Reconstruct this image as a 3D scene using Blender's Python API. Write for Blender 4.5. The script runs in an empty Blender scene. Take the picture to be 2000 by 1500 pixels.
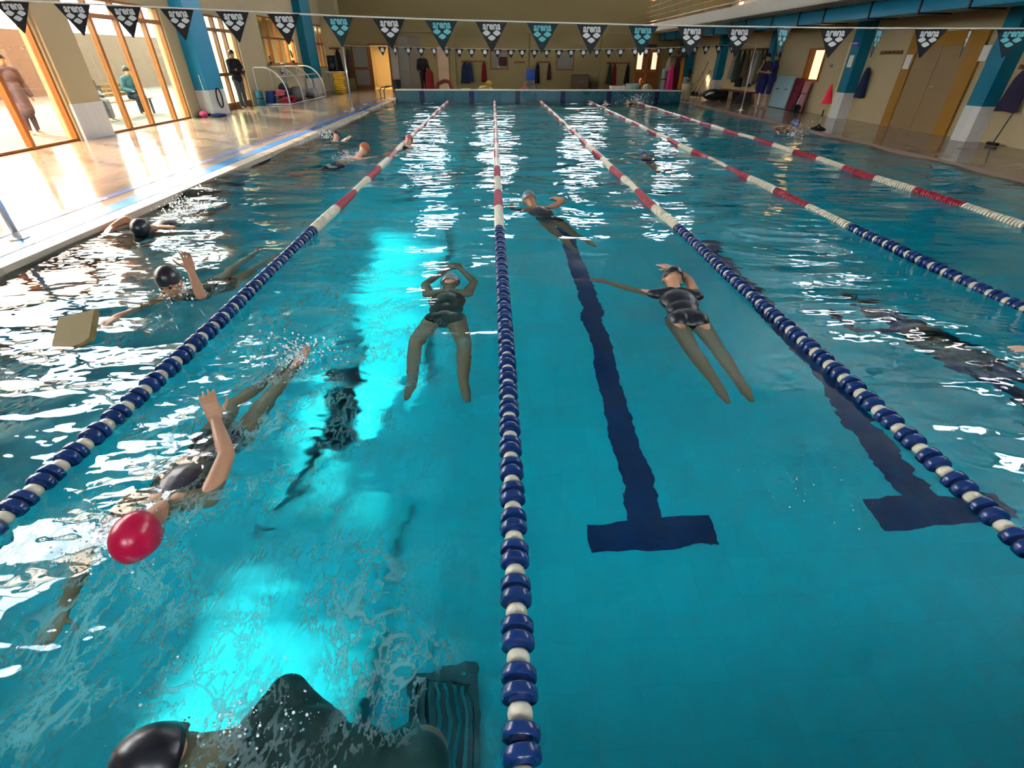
import bpy, bmesh, math, random
import numpy as np
from mathutils import Vector, Matrix

random.seed(7)
RNG = np.random.default_rng(7)
SC = bpy.context.scene
COL = SC.collection

# ------------------------------------------------------------------ camera
F_PX, PITCH, YAW, ROLL, CAM_H = 948.4, 0.59126, 0.03455, 0.00502, 1.61
_f = Vector((math.sin(YAW) * math.cos(PITCH), math.cos(YAW) * math.cos(PITCH), -math.sin(PITCH)))
_r0 = Vector((math.cos(YAW), -math.sin(YAW), 0)); _u0 = _r0.cross(_f)
CR = _r0 * math.cos(ROLL) + _u0 * math.sin(ROLL); CU = -_r0 * math.sin(ROLL) + _u0 * math.cos(ROLL); CF = _f
CC = Vector((0, 0, CAM_H))
cam = bpy.data.cameras.new('camera'); cam_o = bpy.data.objects.new('camera', cam); COL.objects.link(cam_o)
cam.sensor_fit = 'HORIZONTAL'; cam.sensor_width = 36.0; cam.lens = 36.0 * F_PX / 2000.0
cam.clip_start = 0.05; cam.clip_end = 300
cam_o.matrix_world = Matrix(((CR.x, CU.x, -CF.x, CC.x), (CR.y, CU.y, -CF.y, CC.y), (CR.z, CU.z, -CF.z, CC.z), (0, 0, 0, 1)))
SC.camera = cam_o

def ray(px, py): return CF + CR * ((px - 1000) / F_PX) - CU * ((py - 750) / F_PX)
def AZ(px, py, z=0.0): d = ray(px, py); return CC + d * ((z - CC.z) / d.z)
def AY(px, py, y): d = ray(px, py); return CC + d * (y / d.y)
def AX(px, py, x): d = ray(px, py); return CC + d * (x / d.x)

# ------------------------------------------------------------------ world, sun, exposure
W = bpy.data.worlds.new('sky'); SC.world = W; W.use_nodes = True
bg = W.node_tree.nodes['Background']; bg.inputs['Color'].default_value = (0.86, 0.92, 1.0, 1); bg.inputs['Strength'].default_value = 12.0
sun = bpy.data.lights.new('sun', 'SUN'); sun.energy = 12.5; sun.color = (1.0, 0.83, 0.68); sun.angle = 0.05
sun_o = bpy.data.objects.new('sun', sun); COL.objects.link(sun_o)
_el = math.radians(30.0)
SUN_DIR = Vector((0.84 * math.cos(_el), -0.5426 * math.cos(_el), -math.sin(_el)))
sun_o.rotation_euler = SUN_DIR.to_track_quat('-Z', 'Y').to_euler(); sun_o.location = (-30, 20, 20)
sun.cycles.is_caustics_light = True
vs = SC.view_settings
vs.view_transform = 'Standard'; vs.look = 'None'; vs.gamma = 1.0; vs.use_curve_mapping = False; vs.exposure = 1.15
SC.cycles.max_bounces = 4; SC.cycles.diffuse_bounces = 1; SC.cycles.glossy_bounces = 2; SC.cycles.transmission_bounces = 3
SC.cycles.use_adaptive_sampling = True; SC.cycles.adaptive_threshold = 0.19; SC.cycles.adaptive_min_samples = 16
SC.cycles.transparent_max_bounces = 12; SC.cycles.sample_clamp_indirect = 6.0; SC.cycles.caustics_refractive = True; SC.cycles.caustics_reflective = False
SC.cycles.blur_glossy = 0.5

# ------------------------------------------------------------------ materials
MATS = {}
def mat(name, col, rough=0.55, var=0.08, scale=6.0, spec=0.3, metal=0.0, bump=0.0, emis=0.0, coat=0.0, alt=None, detail=4.0):
    if name in MATS: return MATS[name]
    m = bpy.data.materials.new(name); m.use_nodes = True; t = m.node_tree
    p = t.nodes['Principled BSDF']
    tc = t.nodes.new('ShaderNodeTexCoord'); n = t.nodes.new('ShaderNodeTexNoise')
    n.inputs['Scale'].default_value = scale; n.inputs['Detail'].default_value = detail
    t.links.new(tc.outputs['Object'], n.inputs['Vector'])
    mx = t.nodes.new('ShaderNodeMix'); mx.data_type = 'RGBA'
    a = [max(0, c * (1 - var)) for c in col]; b = alt or [min(1, c * (1 + var)) for c in col]
    mx.inputs[6].default_value = (*a[:3], 1); mx.inputs[7].default_value = (*b[:3], 1)
    t.links.new(n.outputs['Fac'], mx.inputs[0]); t.links.new(mx.outputs[2], p.inputs['Base Color'])
    p.inputs['Roughness'].default_value = rough; p.inputs['Metallic'].default_value = metal
    p.inputs['Specular IOR Level'].default_value = spec
    if coat: p.inputs['Coat Weight'].default_value = coat; p.inputs['Coat Roughness'].default_value = 0.08
    if emis:
        t.links.new(mx.outputs[2], p.inputs['Emission Color']); p.inputs['Emission Strength'].default_value = emis
    if bump:
        bp = t.nodes.new('ShaderNodeBump'); bp.inputs['Strength'].default_value = bump; bp.inputs['Distance'].default_value = 0.02
        t.links.new(n.outputs['Fac'], bp.inputs['Height']); t.links.new(bp.outputs['Normal'], p.inputs['Normal'])
    MATS[name] = m
    return m

def tile_mat(name, col, grout, size, rough=0.25, var=0.08, spec=0.5, mortar=0.012):
    m = bpy.data.materials.new(name); m.use_nodes = True; t = m.node_tree; p = t.nodes['Principled BSDF']
    g = t.nodes.new('ShaderNodeNewGeometry'); mp = t.nodes.new('ShaderNodeMapping'); mp.inputs['Scale'].default_value = (1 / size,) * 3
    t.links.new(g.outputs['Position'], mp.inputs['Vector'])
    b = t.nodes.new('ShaderNodeTexBrick'); b.offset = 0.0; b.inputs['Scale'].default_value = 1.0
    b.inputs['Brick Width'].default_value = 1.0; b.inputs['Row Height'].default_value = 1.0; b.inputs['Mortar Size'].default_value = mortar
    b.inputs['Color1'].default_value = (*[c * (1 - var) for c in col], 1); b.inputs['Color2'].default_value = (*[min(1, c * (1 + var)) for c in col], 1)
    b.inputs['Mortar'].default_value = (*grout, 1); t.links.new(mp.outputs['Vector'], b.inputs['Vector'])
    t.links.new(b.outputs['Color'], p.inputs['Base Color'])
    n = t.nodes.new('ShaderNodeTexNoise'); n.inputs['Scale'].default_value = 1.3; n.inputs['Detail'].default_value = 5; t.links.new(g.outputs['Position'], n.inputs['Vector'])
    mr = t.nodes.new('ShaderNodeMapRange'); mr.inputs['To Min'].default_value = rough * 0.5; mr.inputs['To Max'].default_value = rough * 1.5
    t.links.new(n.outputs['Fac'], mr.inputs['Value']); t.links.new(mr.outputs['Result'], p.inputs['Roughness'])
    p.inputs['Specular IOR Level'].default_value = spec
    MATS[name] = m
    return m

def glass_mat(name, tint=(1, 1, 1), gloss=0.07, rough=0.0):
    m = bpy.data.materials.new(name); m.use_nodes = True; t = m.node_tree; t.nodes.remove(t.nodes['Principled BSDF']); out = t.nodes['Material Output']
    a = t.nodes.new('ShaderNodeBsdfTransparent'); b = t.nodes.new('ShaderNodeBsdfGlossy'); b.inputs['Roughness'].default_value = 0.02
    n = t.nodes.new('ShaderNodeTexNoise'); n.inputs['Scale'].default_value = 3; mx = t.nodes.new('ShaderNodeMix'); mx.data_type = 'RGBA'
    mx.inputs[6].default_value = (*[c * 0.95 for c in tint], 1); mx.inputs[7].default_value = (*tint, 1)
    t.links.new(n.outputs['Fac'], mx.inputs[0]); t.links.new(mx.outputs[2], a.inputs['Color'])
    s = t.nodes.new('ShaderNodeMixShader'); s.inputs[0].default_value = gloss
    t.links.new(a.outputs[0], s.inputs[1]); t.links.new(b.outputs[0], s.inputs[2]); t.links.new(s.outputs[0], out.inputs['Surface'])
    MATS[name] = m
    return m

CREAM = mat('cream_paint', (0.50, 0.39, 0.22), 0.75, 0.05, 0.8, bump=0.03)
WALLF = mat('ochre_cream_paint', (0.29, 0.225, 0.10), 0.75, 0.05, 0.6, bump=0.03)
CEIL = mat('grey_ceiling', (0.32, 0.34, 0.34), 0.8, 0.04, 0.5)
PALE = mat('pale_concrete', (0.66, 0.62, 0.54), 0.8, 0.04, 0.5)
TEAL = mat('teal_paint', (0.0, 0.17, 0.26), 0.45, 0.06, 1.5)
BLUEC = mat('bright_blue_paint', (0.01, 0.27, 0.48), 0.45, 0.05, 1.5)
WTILE = tile_mat('white_dado_tile', (0.70, 0.66, 0.62), (0.5, 0.47, 0.43), 0.2, 0.35, 0.03)
WOOD = mat('orange_wood', (0.40, 0.125, 0.018), 0.45, 0.25, 5, coat=0.2)
WOODD = mat('brown_wood', (0.22, 0.08, 0.02), 0.5, 0.25, 5, coat=0.2)
DECK = tile_mat('deck_tile', (0.37, 0.265, 0.20), (0.27, 0.19, 0.145), 0.3, 0.16, 0.06, spec=0.4)
COPING = tile_mat('coping_tile', (0.52, 0.42, 0.32), (0.42, 0.36, 0.28), 0.25, 0.3, 0.06)
BSTRIPE = tile_mat('blue_stripe_tile', (0.05, 0.20, 0.50), (0.08, 0.2, 0.4), 0.25, 0.25, 0.1)
VSTRIPE = tile_mat('violet_stripe_tile', (0.22, 0.22, 0.46), (0.2, 0.2, 0.4), 0.25, 0.25, 0.1)
PFLOOR = tile_mat('pool_tile', (0.004, 0.77, 0.93), (0.004, 0.72, 0.87), 0.25, 0.5, 0.04, spec=0.2)
PDARK = tile_mat('lane_tile', (0.005, 0.045, 0.16), (0.01, 0.06, 0.18), 0.12, 0.5, 0.1, spec=0.2)
BULK = tile_mat('bulkhead_tile', (0.012, 0.105, 0.15), (0.02, 0.14, 0.18), 0.25, 0.3, 0.12)
NAVYT = mat('navy_tile', (0.004, 0.012, 0.06), 0.35, 0.2, 5)
WHITE = mat('white_plastic', (0.78, 0.77, 0.72), 0.35, 0.05, 10)
GREYM = mat('grey_metal', (0.55, 0.55, 0.54), 0.3, 0.05, 10, metal=0.7)
DARKM = mat('dark_metal', (0.05, 0.05, 0.055), 0.4, 0.1, 10, metal=0.4)
BLACK = mat('black_cloth', (0.008, 0.008, 0.010), 0.7, 0.2, 8)
GLASS = glass_mat('window_glass', (0.97, 0.98, 0.97))
GLASST = glass_mat('tinted_glass', (0.68, 0.72, 0.64), 0.09)
GLASSW = glass_mat('warm_tinted_glass', (0.78, 0.68, 0.57), 0.09)
SKIN = mat('skin', (0.52, 0.27, 0.16), 0.45, 0.10, 14, spec=0.4)
SKINP = mat('pale_skin', (0.66, 0.40, 0.28), 0.45, 0.10, 14, spec=0.4)
SKIND = mat('tanned_skin', (0.36, 0.17, 0.09), 0.45, 0.10, 14, spec=0.4)

# ------------------------------------------------------------------ object helpers
def tag(o, label=None, cat=None, group=None, kind=None):
    if label: o['label'] = label
    if cat: o['category'] = cat
    if group: o['group'] = group
    if kind: o['kind'] = kind
    return o
def empty(name, loc, label=None, cat=None, group=None, kind=None, rz=0.0):
    o = bpy.data.objects.new(name, None); COL.objects.link(o); o.location = loc; o.rotation_euler = (0, 0, rz); o.empty_display_size = 0.1
    return tag(o, label, cat, group, kind)
def link_mesh(name, me, parent=None):
    o = bpy.data.objects.new(name, me); COL.objects.link(o)
    if parent is not None: o.parent = parent
    return o
def copy_tree(o, parent=None):
    c = o.copy(); COL.objects.link(c)
    if parent is not None: c.parent = parent
    for ch in list(o.children): copy_tree(ch, c)
    return c

class MB:
    def __init__(s): s.v = []; s.f = []; s.o = Vector((0, 0, 0))
    def add(s, vs, fs):
        b = len(s.v); s.v += [tuple(v) for v in vs]; s.f += [tuple(i + b for i in f) for f in fs]; return s
    def box(s, a, b, M=None):
        x0, y0, z0 = a; x1, y1, z1 = b
        vs = [Vector(p) for p in ((x0, y0, z0), (x1, y0, z0), (x1, y1, z0), (x0, y1, z0), (x0, y0, z1), (x1, y0, z1), (x1, y1, z1), (x0, y1, z1))]
        if M is not None: vs = [M @ v for v in vs]
        return s.add(vs, [(0, 3, 2, 1), (4, 5, 6, 7), (0, 1, 5, 4), (1, 2, 6, 5), (2, 3, 7, 6), (3, 0, 4, 7)])
    def cbox(s, c, sz, M=None):
        h = [x / 2 for x in sz]
        R = Matrix.Translation(c) @ (M.to_4x4() if M is not None else Matrix())
        return s.box((-h[0], -h[1], -h[2]), h, R)
    def bbox(s, c, sz, bev=0.01, M=None):
        bm = bmesh.new(); bmesh.ops.create_cube(bm, size=1.0)
        bmesh.ops.scale(bm, vec=sz, verts=bm.verts); bmesh.ops.bevel(bm, geom=list(bm.edges), offset=bev, segments=2, affect='EDGES', profile=0.6)
        R = Matrix.Translation(c) @ (M.to_4x4() if M is not None else Matrix())
        bm.verts.index_update(); s.add([R @ v.co for v in bm.verts], [[v.index for v in f.verts] for f in bm.faces]); bm.free(); return s
    def tube(s, pts, rad, seg=8, caps=True):
        pts = [Vector(p) for p in pts]; n = len(pts); rads = rad if isinstance(rad, (list, tuple)) else [rad] * n
        rings = []; prev = None
        for i, p in enumerate(pts):
            d = (pts[min(i + 1, n - 1)] - pts[max(i - 1, 0)])
            d = d.normalized() if d.length > 1e-9 else Vector((0, 0, 1))
            if prev is None:
                a = d.orthogonal().normalized()
            else:
                a = prev - d * prev.dot(d); a = a.normalized() if a.length > 1e-6 else d.orthogonal().normalized()
            prev = a; b = d.cross(a)
            rings.append([p + (a * math.cos(2 * math.pi * k / seg) + b * math.sin(2 * math.pi * k / seg)) * rads[i] for k in range(seg)])
        vs = [v for r in rings for v in r]; fs = []
        for i in range(n - 1):
            for k in range(seg):
                k2 = (k + 1) % seg; fs.append((i * seg + k, i * seg + k2, (i + 1) * seg + k2, (i + 1) * seg + k))
        if caps: fs += [tuple(range(seg))[::-1], tuple((n - 1) * seg + k for k in range(seg))]
        return s.add(vs, fs)
    def lathe(s, prof, c=(0, 0, 0), axis='z', seg=20, fn=None, M=None):
        vs = []; fs = []; n = len(prof)
        for (r, h) in prof:
            for k in range(seg):
                t = 2 * math.pi * k / seg; rr = r * (fn(t, h) if fn else 1)
                p = Vector((rr * math.cos(t), rr * math.sin(t), h))
                if axis == 'y': p = Vector((p.x, p.z, -p.y))
                if axis == 'x': p = Vector((p.z, p.x, p.y))
                if M is not None: p = M @ p
                vs.append(p + Vector(c))
        for i in range(n - 1):
            for k in range(seg):
                k2 = (k + 1) % seg; fs.append((i * seg + k, i * seg + k2, (i + 1) * seg + k2, (i + 1) * seg + k))
        fs += [tuple(range(seg))[::-1], tuple((n - 1) * seg + k for k in range(seg))]
        return s.add(vs, fs)
    def prism(s, poly, d0, d1, fr):
        # poly 2D points; fr = (origin, u, v, w) frame; extruded along w from d0 to d1
        o, u, v, w = fr; n = len(poly)
        a = [o + u * p[0] + v * p[1] + w * d0 for p in poly]; b = [o + u * p[0] + v * p[1] + w * d1 for p in poly]
        return s.add(a + b, [tuple(range(n))[::-1], tuple(range(n, 2 * n))] + [(i, (i + 1) % n, n + (i + 1) % n, n + i) for i in range(n)])
    def capsule(s, p1, r1, p2, r2, seg=12):
        p1 = Vector(p1); p2 = Vector(p2); d = p2 - p1; L = d.length
        if L < 1e-6: d = Vector((0, 0, 1)); L = 1e-6
        d = d / L; pts = []; rs = []
        for k in range(4):
            t = k / 4 * math.pi / 2; pts.append(p1 - d * r1 * math.cos(t)); rs.append(max(r1 * math.sin(t), r1 * 0.05))
        pts.append(p1); rs.append(r1); pts.append(p2); rs.append(r2)
        for k in range(3, -1, -1):
            t = k / 4 * math.pi / 2; pts.append(p2 + d * r2 * math.cos(t)); rs.append(max(r2 * math.sin(t), r2 * 0.05))
        return s.tube(pts, rs, seg)
    def ell(s, c, ax, M=None, seg=16, rings=10):
        vs = []; fs = []
        for i in range(rings + 1):
            t = math.pi * i / rings; st = max(math.sin(t), 0.02)
            for k in range(seg):
                a = 2 * math.pi * k / seg; p = Vector((ax[0] * st * math.cos(a), ax[1] * st * math.sin(a), ax[2] * math.cos(t)))
                if M is not None: p = M @ p
                vs.append(p + Vector(c))
        for i in range(rings):
            for k in range(seg):
                k2 = (k + 1) % seg; fs.append((i * seg + k, (i + 1) * seg + k, (i + 1) * seg + k2, i * seg + k2))
        fs += [tuple(range(seg)), tuple(rings * seg + k for k in range(seg))[::-1]]
        return s.add(vs, fs)
    def mesh(s, name, m, smooth=False):
        me = bpy.data.meshes.new(name); o = s.o
        me.from_pydata([(v[0] - o.x, v[1] - o.y, v[2] - o.z) for v in s.v], [], s.f)
        me.materials.append(m)
        if smooth is True: me.polygons.foreach_set('use_smooth', [True] * len(me.polygons))
        elif smooth: me.polygons.foreach_set('use_smooth', [True] * len(me.polygons)); me.set_sharp_from_angle(angle=math.radians(smooth))
        me.update(); return me
    def build(s, name, m, parent=None, smooth=False, **kw):
        # with a parent, vertices are given in world space and rebased on the parent's location
        if parent is not None: s.o = root_loc(parent)
        o = link_mesh(name, s.mesh(name, m, smooth), parent)
        return tag(o, **kw) if kw else o
def root_loc(o):
    v = Vector((0, 0, 0))
    while o is not None: v += Vector(o.location); o = o.parent
    return v
def B(a, b): return MB().box(a, b)
def struct(mb, name, m, smooth=False, label=None, parent=None):
    o = mb.build(name, m, parent, smooth)
    if parent is None: o['kind'] = 'structure'
    if label: o['label'] = label
    return o

# ------------------------------------------------------------------ the hall
XL, XR, YF, YB, CZ = -9.1, 11.1, 33.0, -6.0, 7.2
PX0, PX1, PY0, PY1, PZ = -4.35, 8.4, -0.45, 25.1, -1.8
DZ = 0.06

def wall_cells(r0, r1, z0, z1, holes):
    rs = sorted({r0, r1, *[h for o in holes for h in o[:2]]}); out = []
    for a, b in zip(rs[:-1], rs[1:]):
        hs = sorted([(o[2], o[3]) for o in holes if o[0] <= a + 1e-6 and o[1] >= b - 1e-6]); z = z0
        for h in hs:
            if h[0] > z + 1e-6: out.append((a, b, z, h[0]))
            z = h[1]
        if z1 > z + 1e-6: out.append((a, b, z, z1))
    return out
def wall_y(name, x0, x1, y0, y1, z0, z1, holes, m, label):
    mb = MB()
    for a, b, c, d in wall_cells(y0, y1, z0, z1, holes): mb.box((x0, a, c), (x1, b, d))
    return struct(mb, name, m, label=label)
def wall_x(name, y0, y1, x0, x1, z0, z1, holes, m, label):
    mb = MB()
    for a, b, c, d in wall_cells(x0, x1, z0, z1, holes): mb.box((a, y0, c), (b, y1, d))
    return struct(mb, name, m, label=label)

BAYS = [(2.2, 6.8), (7.6, 12.2), (13.25, 16.95)]
HOLES_L = [(a, b, DZ, 2.72) for a, b in BAYS] + [(18.9, 21.5, DZ, 2.72), (23.7, 27.5, 1.36, 2.95), (30.1, 32.2, 1.15, 3.0), (2.2, 6.8, 2.95, 4.9), (7.6, 12.2, 2.95, 4.9), (13.25, 16.95, 2.95, 3.4)]
wall_y('wall_left', XL - 0.3, XL, YB, YF, 0, CZ, HOLES_L, CREAM, 'cream painted wall with tall wooden framed glazing')
HW = [(-5.2, -2.95, 4.9, 6.7), (-1.1, 1.1, 4.5, 6.7), (4.6, 6.8, 4.5, 6.7), (10.3, 11.9, 4.5, 6.7)]
LIT = (AY(720, 88, YF).x, AY(757, 88, YF).x)
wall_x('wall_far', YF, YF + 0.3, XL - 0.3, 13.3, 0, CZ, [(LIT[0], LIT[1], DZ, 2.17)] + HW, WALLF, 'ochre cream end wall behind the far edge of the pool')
RW = [(5.0, 9.0, 4.2, 6.6), (10.2, 14.2, 4.2, 6.6), (15.5, 19.5, 4.2, 6.6)]
wall_y('wall_right', XR, XR + 0.3, YB, YF, 0, 2.78, [], CREAM, 'cream painted wall below the gallery')
wall_y('wall_gallery', 13.0, 13.3, YB, YF, 3.12, CZ, RW, CREAM, 'cream painted wall behind the gallery')
FILL_WIN = [(-2.2, 1.2, 4.2, 6.6), (3.2, 6.6, 4.2, 6.6)]  # unseen windows, added to throw fill light on the pool bottom
wall_x('wall_near', YB - 0.3, YB, XL - 0.3, 13.3, 0, CZ, FILL_WIN, CREAM, 'cream painted wall behind the viewer')
struct(B((XL - 0.3, YB - 0.3, CZ), (13.3, YF + 0.3, CZ + 0.2)), 'ceiling', CEIL, label='grey ceiling of the pool hall')
# decks
struct(B((XL - 0.3, YB, -0.3), (-4.58, YF, DZ)), 'floor_left', DECK, label='beige tiled pool deck beside the tall windows')
struct(B((-4.58, PY0, -1.0), (PX0, YF, DZ)), 'trim_1', COPING, label='beige coping strip along the left pool edge')
struct(B((-4.82, PY0 - 3, 0), (-4.58, 26.5, DZ + 0.004)), 'trim_2', BSTRIPE, label='broad blue tile band along the left pool edge')
struct(B((-5.2, PY0 - 3, 0), (-5.06, 26.5, DZ + 0.004)), 'trim_3', VSTRIPE, label='narrow violet blue tile line on the left deck')
struct(B((PX1, YB, -0.3), (XR + 0.3, YF, DZ)), 'floor_right', DECK, label='wet beige tiled deck below the gallery')
struct(B((PX0, PY1 + 0.5, -0.3), (PX1, YF, DZ)), 'floor_far', DECK, label='beige tiled deck behind the far pool wall')
struct(B((PX0, YB, -0.3), (PX1, PY0, 0.43)), 'floor_near', DECK, label='raised starting platform under the viewer')
# pool shell
struct(B((-0.45, PY0 - 0.3, PZ - 0.2), (PX1 + 0.3, PY1 + 0.3, PZ)), 'floor_pool', PFLOOR, label='pale blue tiled pool bottom from the middle rope to the right')
struct(B((PX0 - 0.3, PY0 - 0.3, PZ - 0.2), (-0.45, PY1 + 0.3, PZ)), 'floor_pool_left', PFLOOR, label='pale blue tiled pool bottom left of the middle rope')
struct(B((PX0 - 0.2, PY0, PZ), (PX0, PY1, -0.02)), 'wall_pool_left', PFLOOR, label='pale blue tiled left pool side')
struct(B((PX1, PY0, PZ), (PX1 + 0.2, PY1, -0.02)), 'wall_pool_right', PFLOOR, label='pale blue tiled right pool side')
struct(B((PX0, PY0 - 0.2, PZ), (PX1, PY0, 0.40)), 'wall_pool_near', PFLOOR, label='pale blue tiled near pool end')
bulk = struct(B((PX0, PY1, PZ), (PX1, PY1 + 0.5, 0.40)), 'wall_pool_far', BULK, label='teal tiled raised bulkhead at the far pool end')
struct(B((PX0, PY1 - 0.03, 0.40), (PX1, PY1 + 0.5, 0.44)), 'coping', WTILE, parent=bulk)
ROPE_X = [-2.03, 0.05, 2.07, 4.09, 6.2]
edges = [PX0] + ROPE_X + [PX1]
for i in range(6):
    xc = (edges[i] + edges[i + 1]) / 2
    struct(B((xc - 0.11, PY1 - 0.012, -1.4), (xc + 0.11, PY1, 0.395)), 'lane_target', NAVYT, parent=bulk)
pool = bpy.data.objects['floor_pool']
for xc, ye in ((1.06, 7.6), (3.05, 7.0)):
    mb = B((xc - 0.11, 2.34, PZ), (xc + 0.11, ye, PZ + 0.006)); mb.box((xc - 0.42, 2.12, PZ), (xc + 0.42, 2.34, PZ + 0.006))
    mb.build('lane_marking', PDARK, pool)
# drain grate on the pool bottom near the camera
GR = mat('drain_grate', (0.02, 0.14, 0.17), 0.5, 0.1, 8)
dr = empty('drain_grate', (-0.38, 1.12, PZ), 'dark square drain grate on the pool bottom left of the middle lane rope', 'drain')
mb = MB()
for x0, y0, x1, y1 in ((-0.2, -0.24, 0.2, -0.2), (-0.2, 0.2, 0.2, 0.24), (-0.2, -0.2, -0.16, 0.2), (0.16, -0.2, 0.2, 0.2)): mb.box((x0 - 0.38, y0 + 1.12, PZ), (x1 - 0.38, y1 + 1.12, PZ + 0.03))
mb.build('frame', GR, dr)
for k in range(6): B((-0.38 - 0.155 + k * 0.055, 0.92, PZ + 0.002), (-0.38 - 0.155 + k * 0.055 + 0.03, 1.32, PZ + 0.022)).build('slat', GR, dr)

# left wall glazing ----------------------------------------------------------
def glazing(n, y0, y1, z0, z1, posts, rails, label, wood=WOOD, gl=GLASS, t=0.09, panel_below=None):
    x = XL - 0.12
    w = empty('window_%d' % n, (x, (y0 + y1) / 2, z0), label, None, None, 'structure')
    ys = [y0] + posts + [y1]; zs = [z0] + rails + [z1]
    for y in ys: B((x - 0.05, max(y0, y - t / 2), z0), (x + 0.07, min(y1, y + t / 2), z1)).build('frame_post', wood, w)
    for z in zs: B((x - 0.045, y0, max(z0, z - t / 2)), (x + 0.062, y1, min(z1, z + t / 2))).build('frame_rail', wood, w)
    for a, b in zip(ys[:-1], ys[1:]):
        for c, d in zip(zs[:-1], zs[1:]):
            if panel_below and d <= panel_below: B((x - 0.02, a + t / 2, c + t / 2), (x + 0.02, b - t / 2, d - t / 2)).build('panel', wood, w)
            else: B((x - 0.004, a + t / 2, c + t / 2), (x + 0.004, b - t / 2, d - t / 2)).build('pane', gl, w)
    return w
glazing(1, 2.2, 6.8, DZ, 2.72, [3.7, 5.3], [2.38], 'nearest tall wooden framed glazing of the left wall', gl=GLASSW)
glazing(2, 7.6, 12.2, DZ, 2.72, [9.4, 10.95], [2.38], 'tall wooden framed glazing left of the cream pier', gl=GLASSW)
glazing(3, 13.25, 16.95, DZ, 2.72, [14.11, 15.07, 16.2], [2.38], 'tall wooden framed sliding glazing between cream pier and blue column', gl=GLASST)
glazing(4, 18.9, 21.5, DZ, 2.72, [19.5, 20.1, 20.75], [0.22, 1.1, 2.34], 'wooden glazed double door right of the blue column', wood=WOODD, gl=GLASST, panel_below=0.3)
glazing(5, 23.7, 27.5, 1.36, 2.95, [24.7, 25.7, 26.6], [2.25], 'wooden internal window with warm lit room behind', wood=WOODD, t=0.07)
glazing(6, 30.1, 32.2, 1.15, 3.0, [30.8, 31.5], [2.2], 'dark wooden window beside the teal column at the far left', wood=WOODD, t=0.07)
glazing(7, 2.2, 6.8, 2.95, 4.9, [4.5], [], 'nearest high wooden window above the left glazing')
glazing(8, 7.6, 12.2, 2.95, 4.9, [9.9], [], 'second high wooden window above the left glazing')
glazing(9, 13.25, 16.95, 2.95, 3.4, [15.1], [], 'low high level window above the sliding glazing')
# piers and columns on the left
def column(name, x0, x1, y0, y1, z1, m, base, label, bz=0.69):
    c = empty(name, ((x0 + x1) / 2, (y0 + y1) / 2, DZ), label, 'column')
    B((x0, y0, DZ + bz), (x1, y1, z1)).build('shaft', m, c)
    B((x0 - (0.012 if x0 > 0 else 0), y0 - 0.012, DZ), (x1 + (0.012 if x0 < 0 else 0), y1 + 0.012, DZ + bz)).build('tiled_base', base, c)
    return c
column('pier', XL + 0.002, XL + 0.06, 12.25, 13.2, CZ, CREAM, WTILE, 'flat cream pier with white tiled base between the two tall windows')
column('column', XL + 0.002, XL + 0.38, 17.55, 18.6, CZ, BLUEC, WTILE, 'bright blue column with white tiled base beside the sliding glazing')
column('column', XL + 0.002, XL + 0.35, 28.1, 29.6, CZ, TEAL, WTILE, 'dark teal column between the two internal windows at far left')
struct(B((XL, 32.3, DZ), (-8.25, YF, CZ)), 'wall_corner', CREAM, label='cream corner pier at the far left end')
# lit room behind window 5 and corridor behind the far doorway
ROOM = mat('warm_room_paint', (0.80, 0.66, 0.40), 0.8, 0.04, 1.0)
LAMPW = mat('warm_lamp', (1.0, 0.62, 0.26), 0.5, 0.02, 2, emis=26); LAMPO = mat('office_lamp', (1.0, 0.80, 0.45), 0.5, 0.02, 2, emis=170)
mb = B((-12.4, 23.0, -0.05), (-9.4, 32.6, 0.0)); mb.box((-12.4, 23.0, 3.1), (-9.4, 32.6, 3.2)); mb.box((-12.5, 23.0, 0), (-12.4, 32.6, 3.1)); mb.box((-12.4, 22.9, 0), (-9.4, 23.0, 3.1)); mb.box((-12.4, 32.6, 0), (-9.4, 32.7, 3.1))
struct(mb, 'wall_office', ROOM, label='warm painted office room behind the internal windows')
def ceiling_lamp(c, sz, label, lm):
    l = empty('ceiling_lamp', c, label, 'lamp')
    MB().bbox((c[0], c[1], c[2] - 0.03), (sz[0], sz[1], 0.05), 0.01).build('diffuser', lm, l)
    MB().cbox((c[0], c[1], c[2]), (sz[0] + 0.06, sz[1] + 0.06, 0.03)).build('housing', WHITE, l)
ceiling_lamp((-10.9, 25.6, 3.07), (0.5, 1.6), 'warm ceiling lamp in the room behind the internal window', LAMPO)
mb = B((LIT[0] - 0.4, YF + 0.3, 0), (LIT[1] + 0.4, YF + 3.2, DZ)); mb.box((LIT[0] - 0.4, YF + 0.3, 2.4), (LIT[1] + 0.4, YF + 3.2, 2.5)); mb.box((LIT[0] - 0.5, YF + 0.3, 0), (LIT[0] - 0.4, YF + 3.2, 2.5)); mb.box((LIT[1] + 0.4, YF + 0.3, 0), (LIT[1] + 0.5, YF + 3.2, 2.5)); mb.box((LIT[0] - 0.4, YF + 3.1, 0), (LIT[1] + 0.4, YF + 3.2, 2.5))
struct(mb, 'wall_corridor', ROOM, label='warm lit corridor behind the far doorway')
ceiling_lamp(((LIT[0] + LIT[1]) / 2, YF + 1.0, 2.38), (0.4, 0.9), 'warm ceiling lamp in the corridor behind the far doorway', LAMPW)
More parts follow.
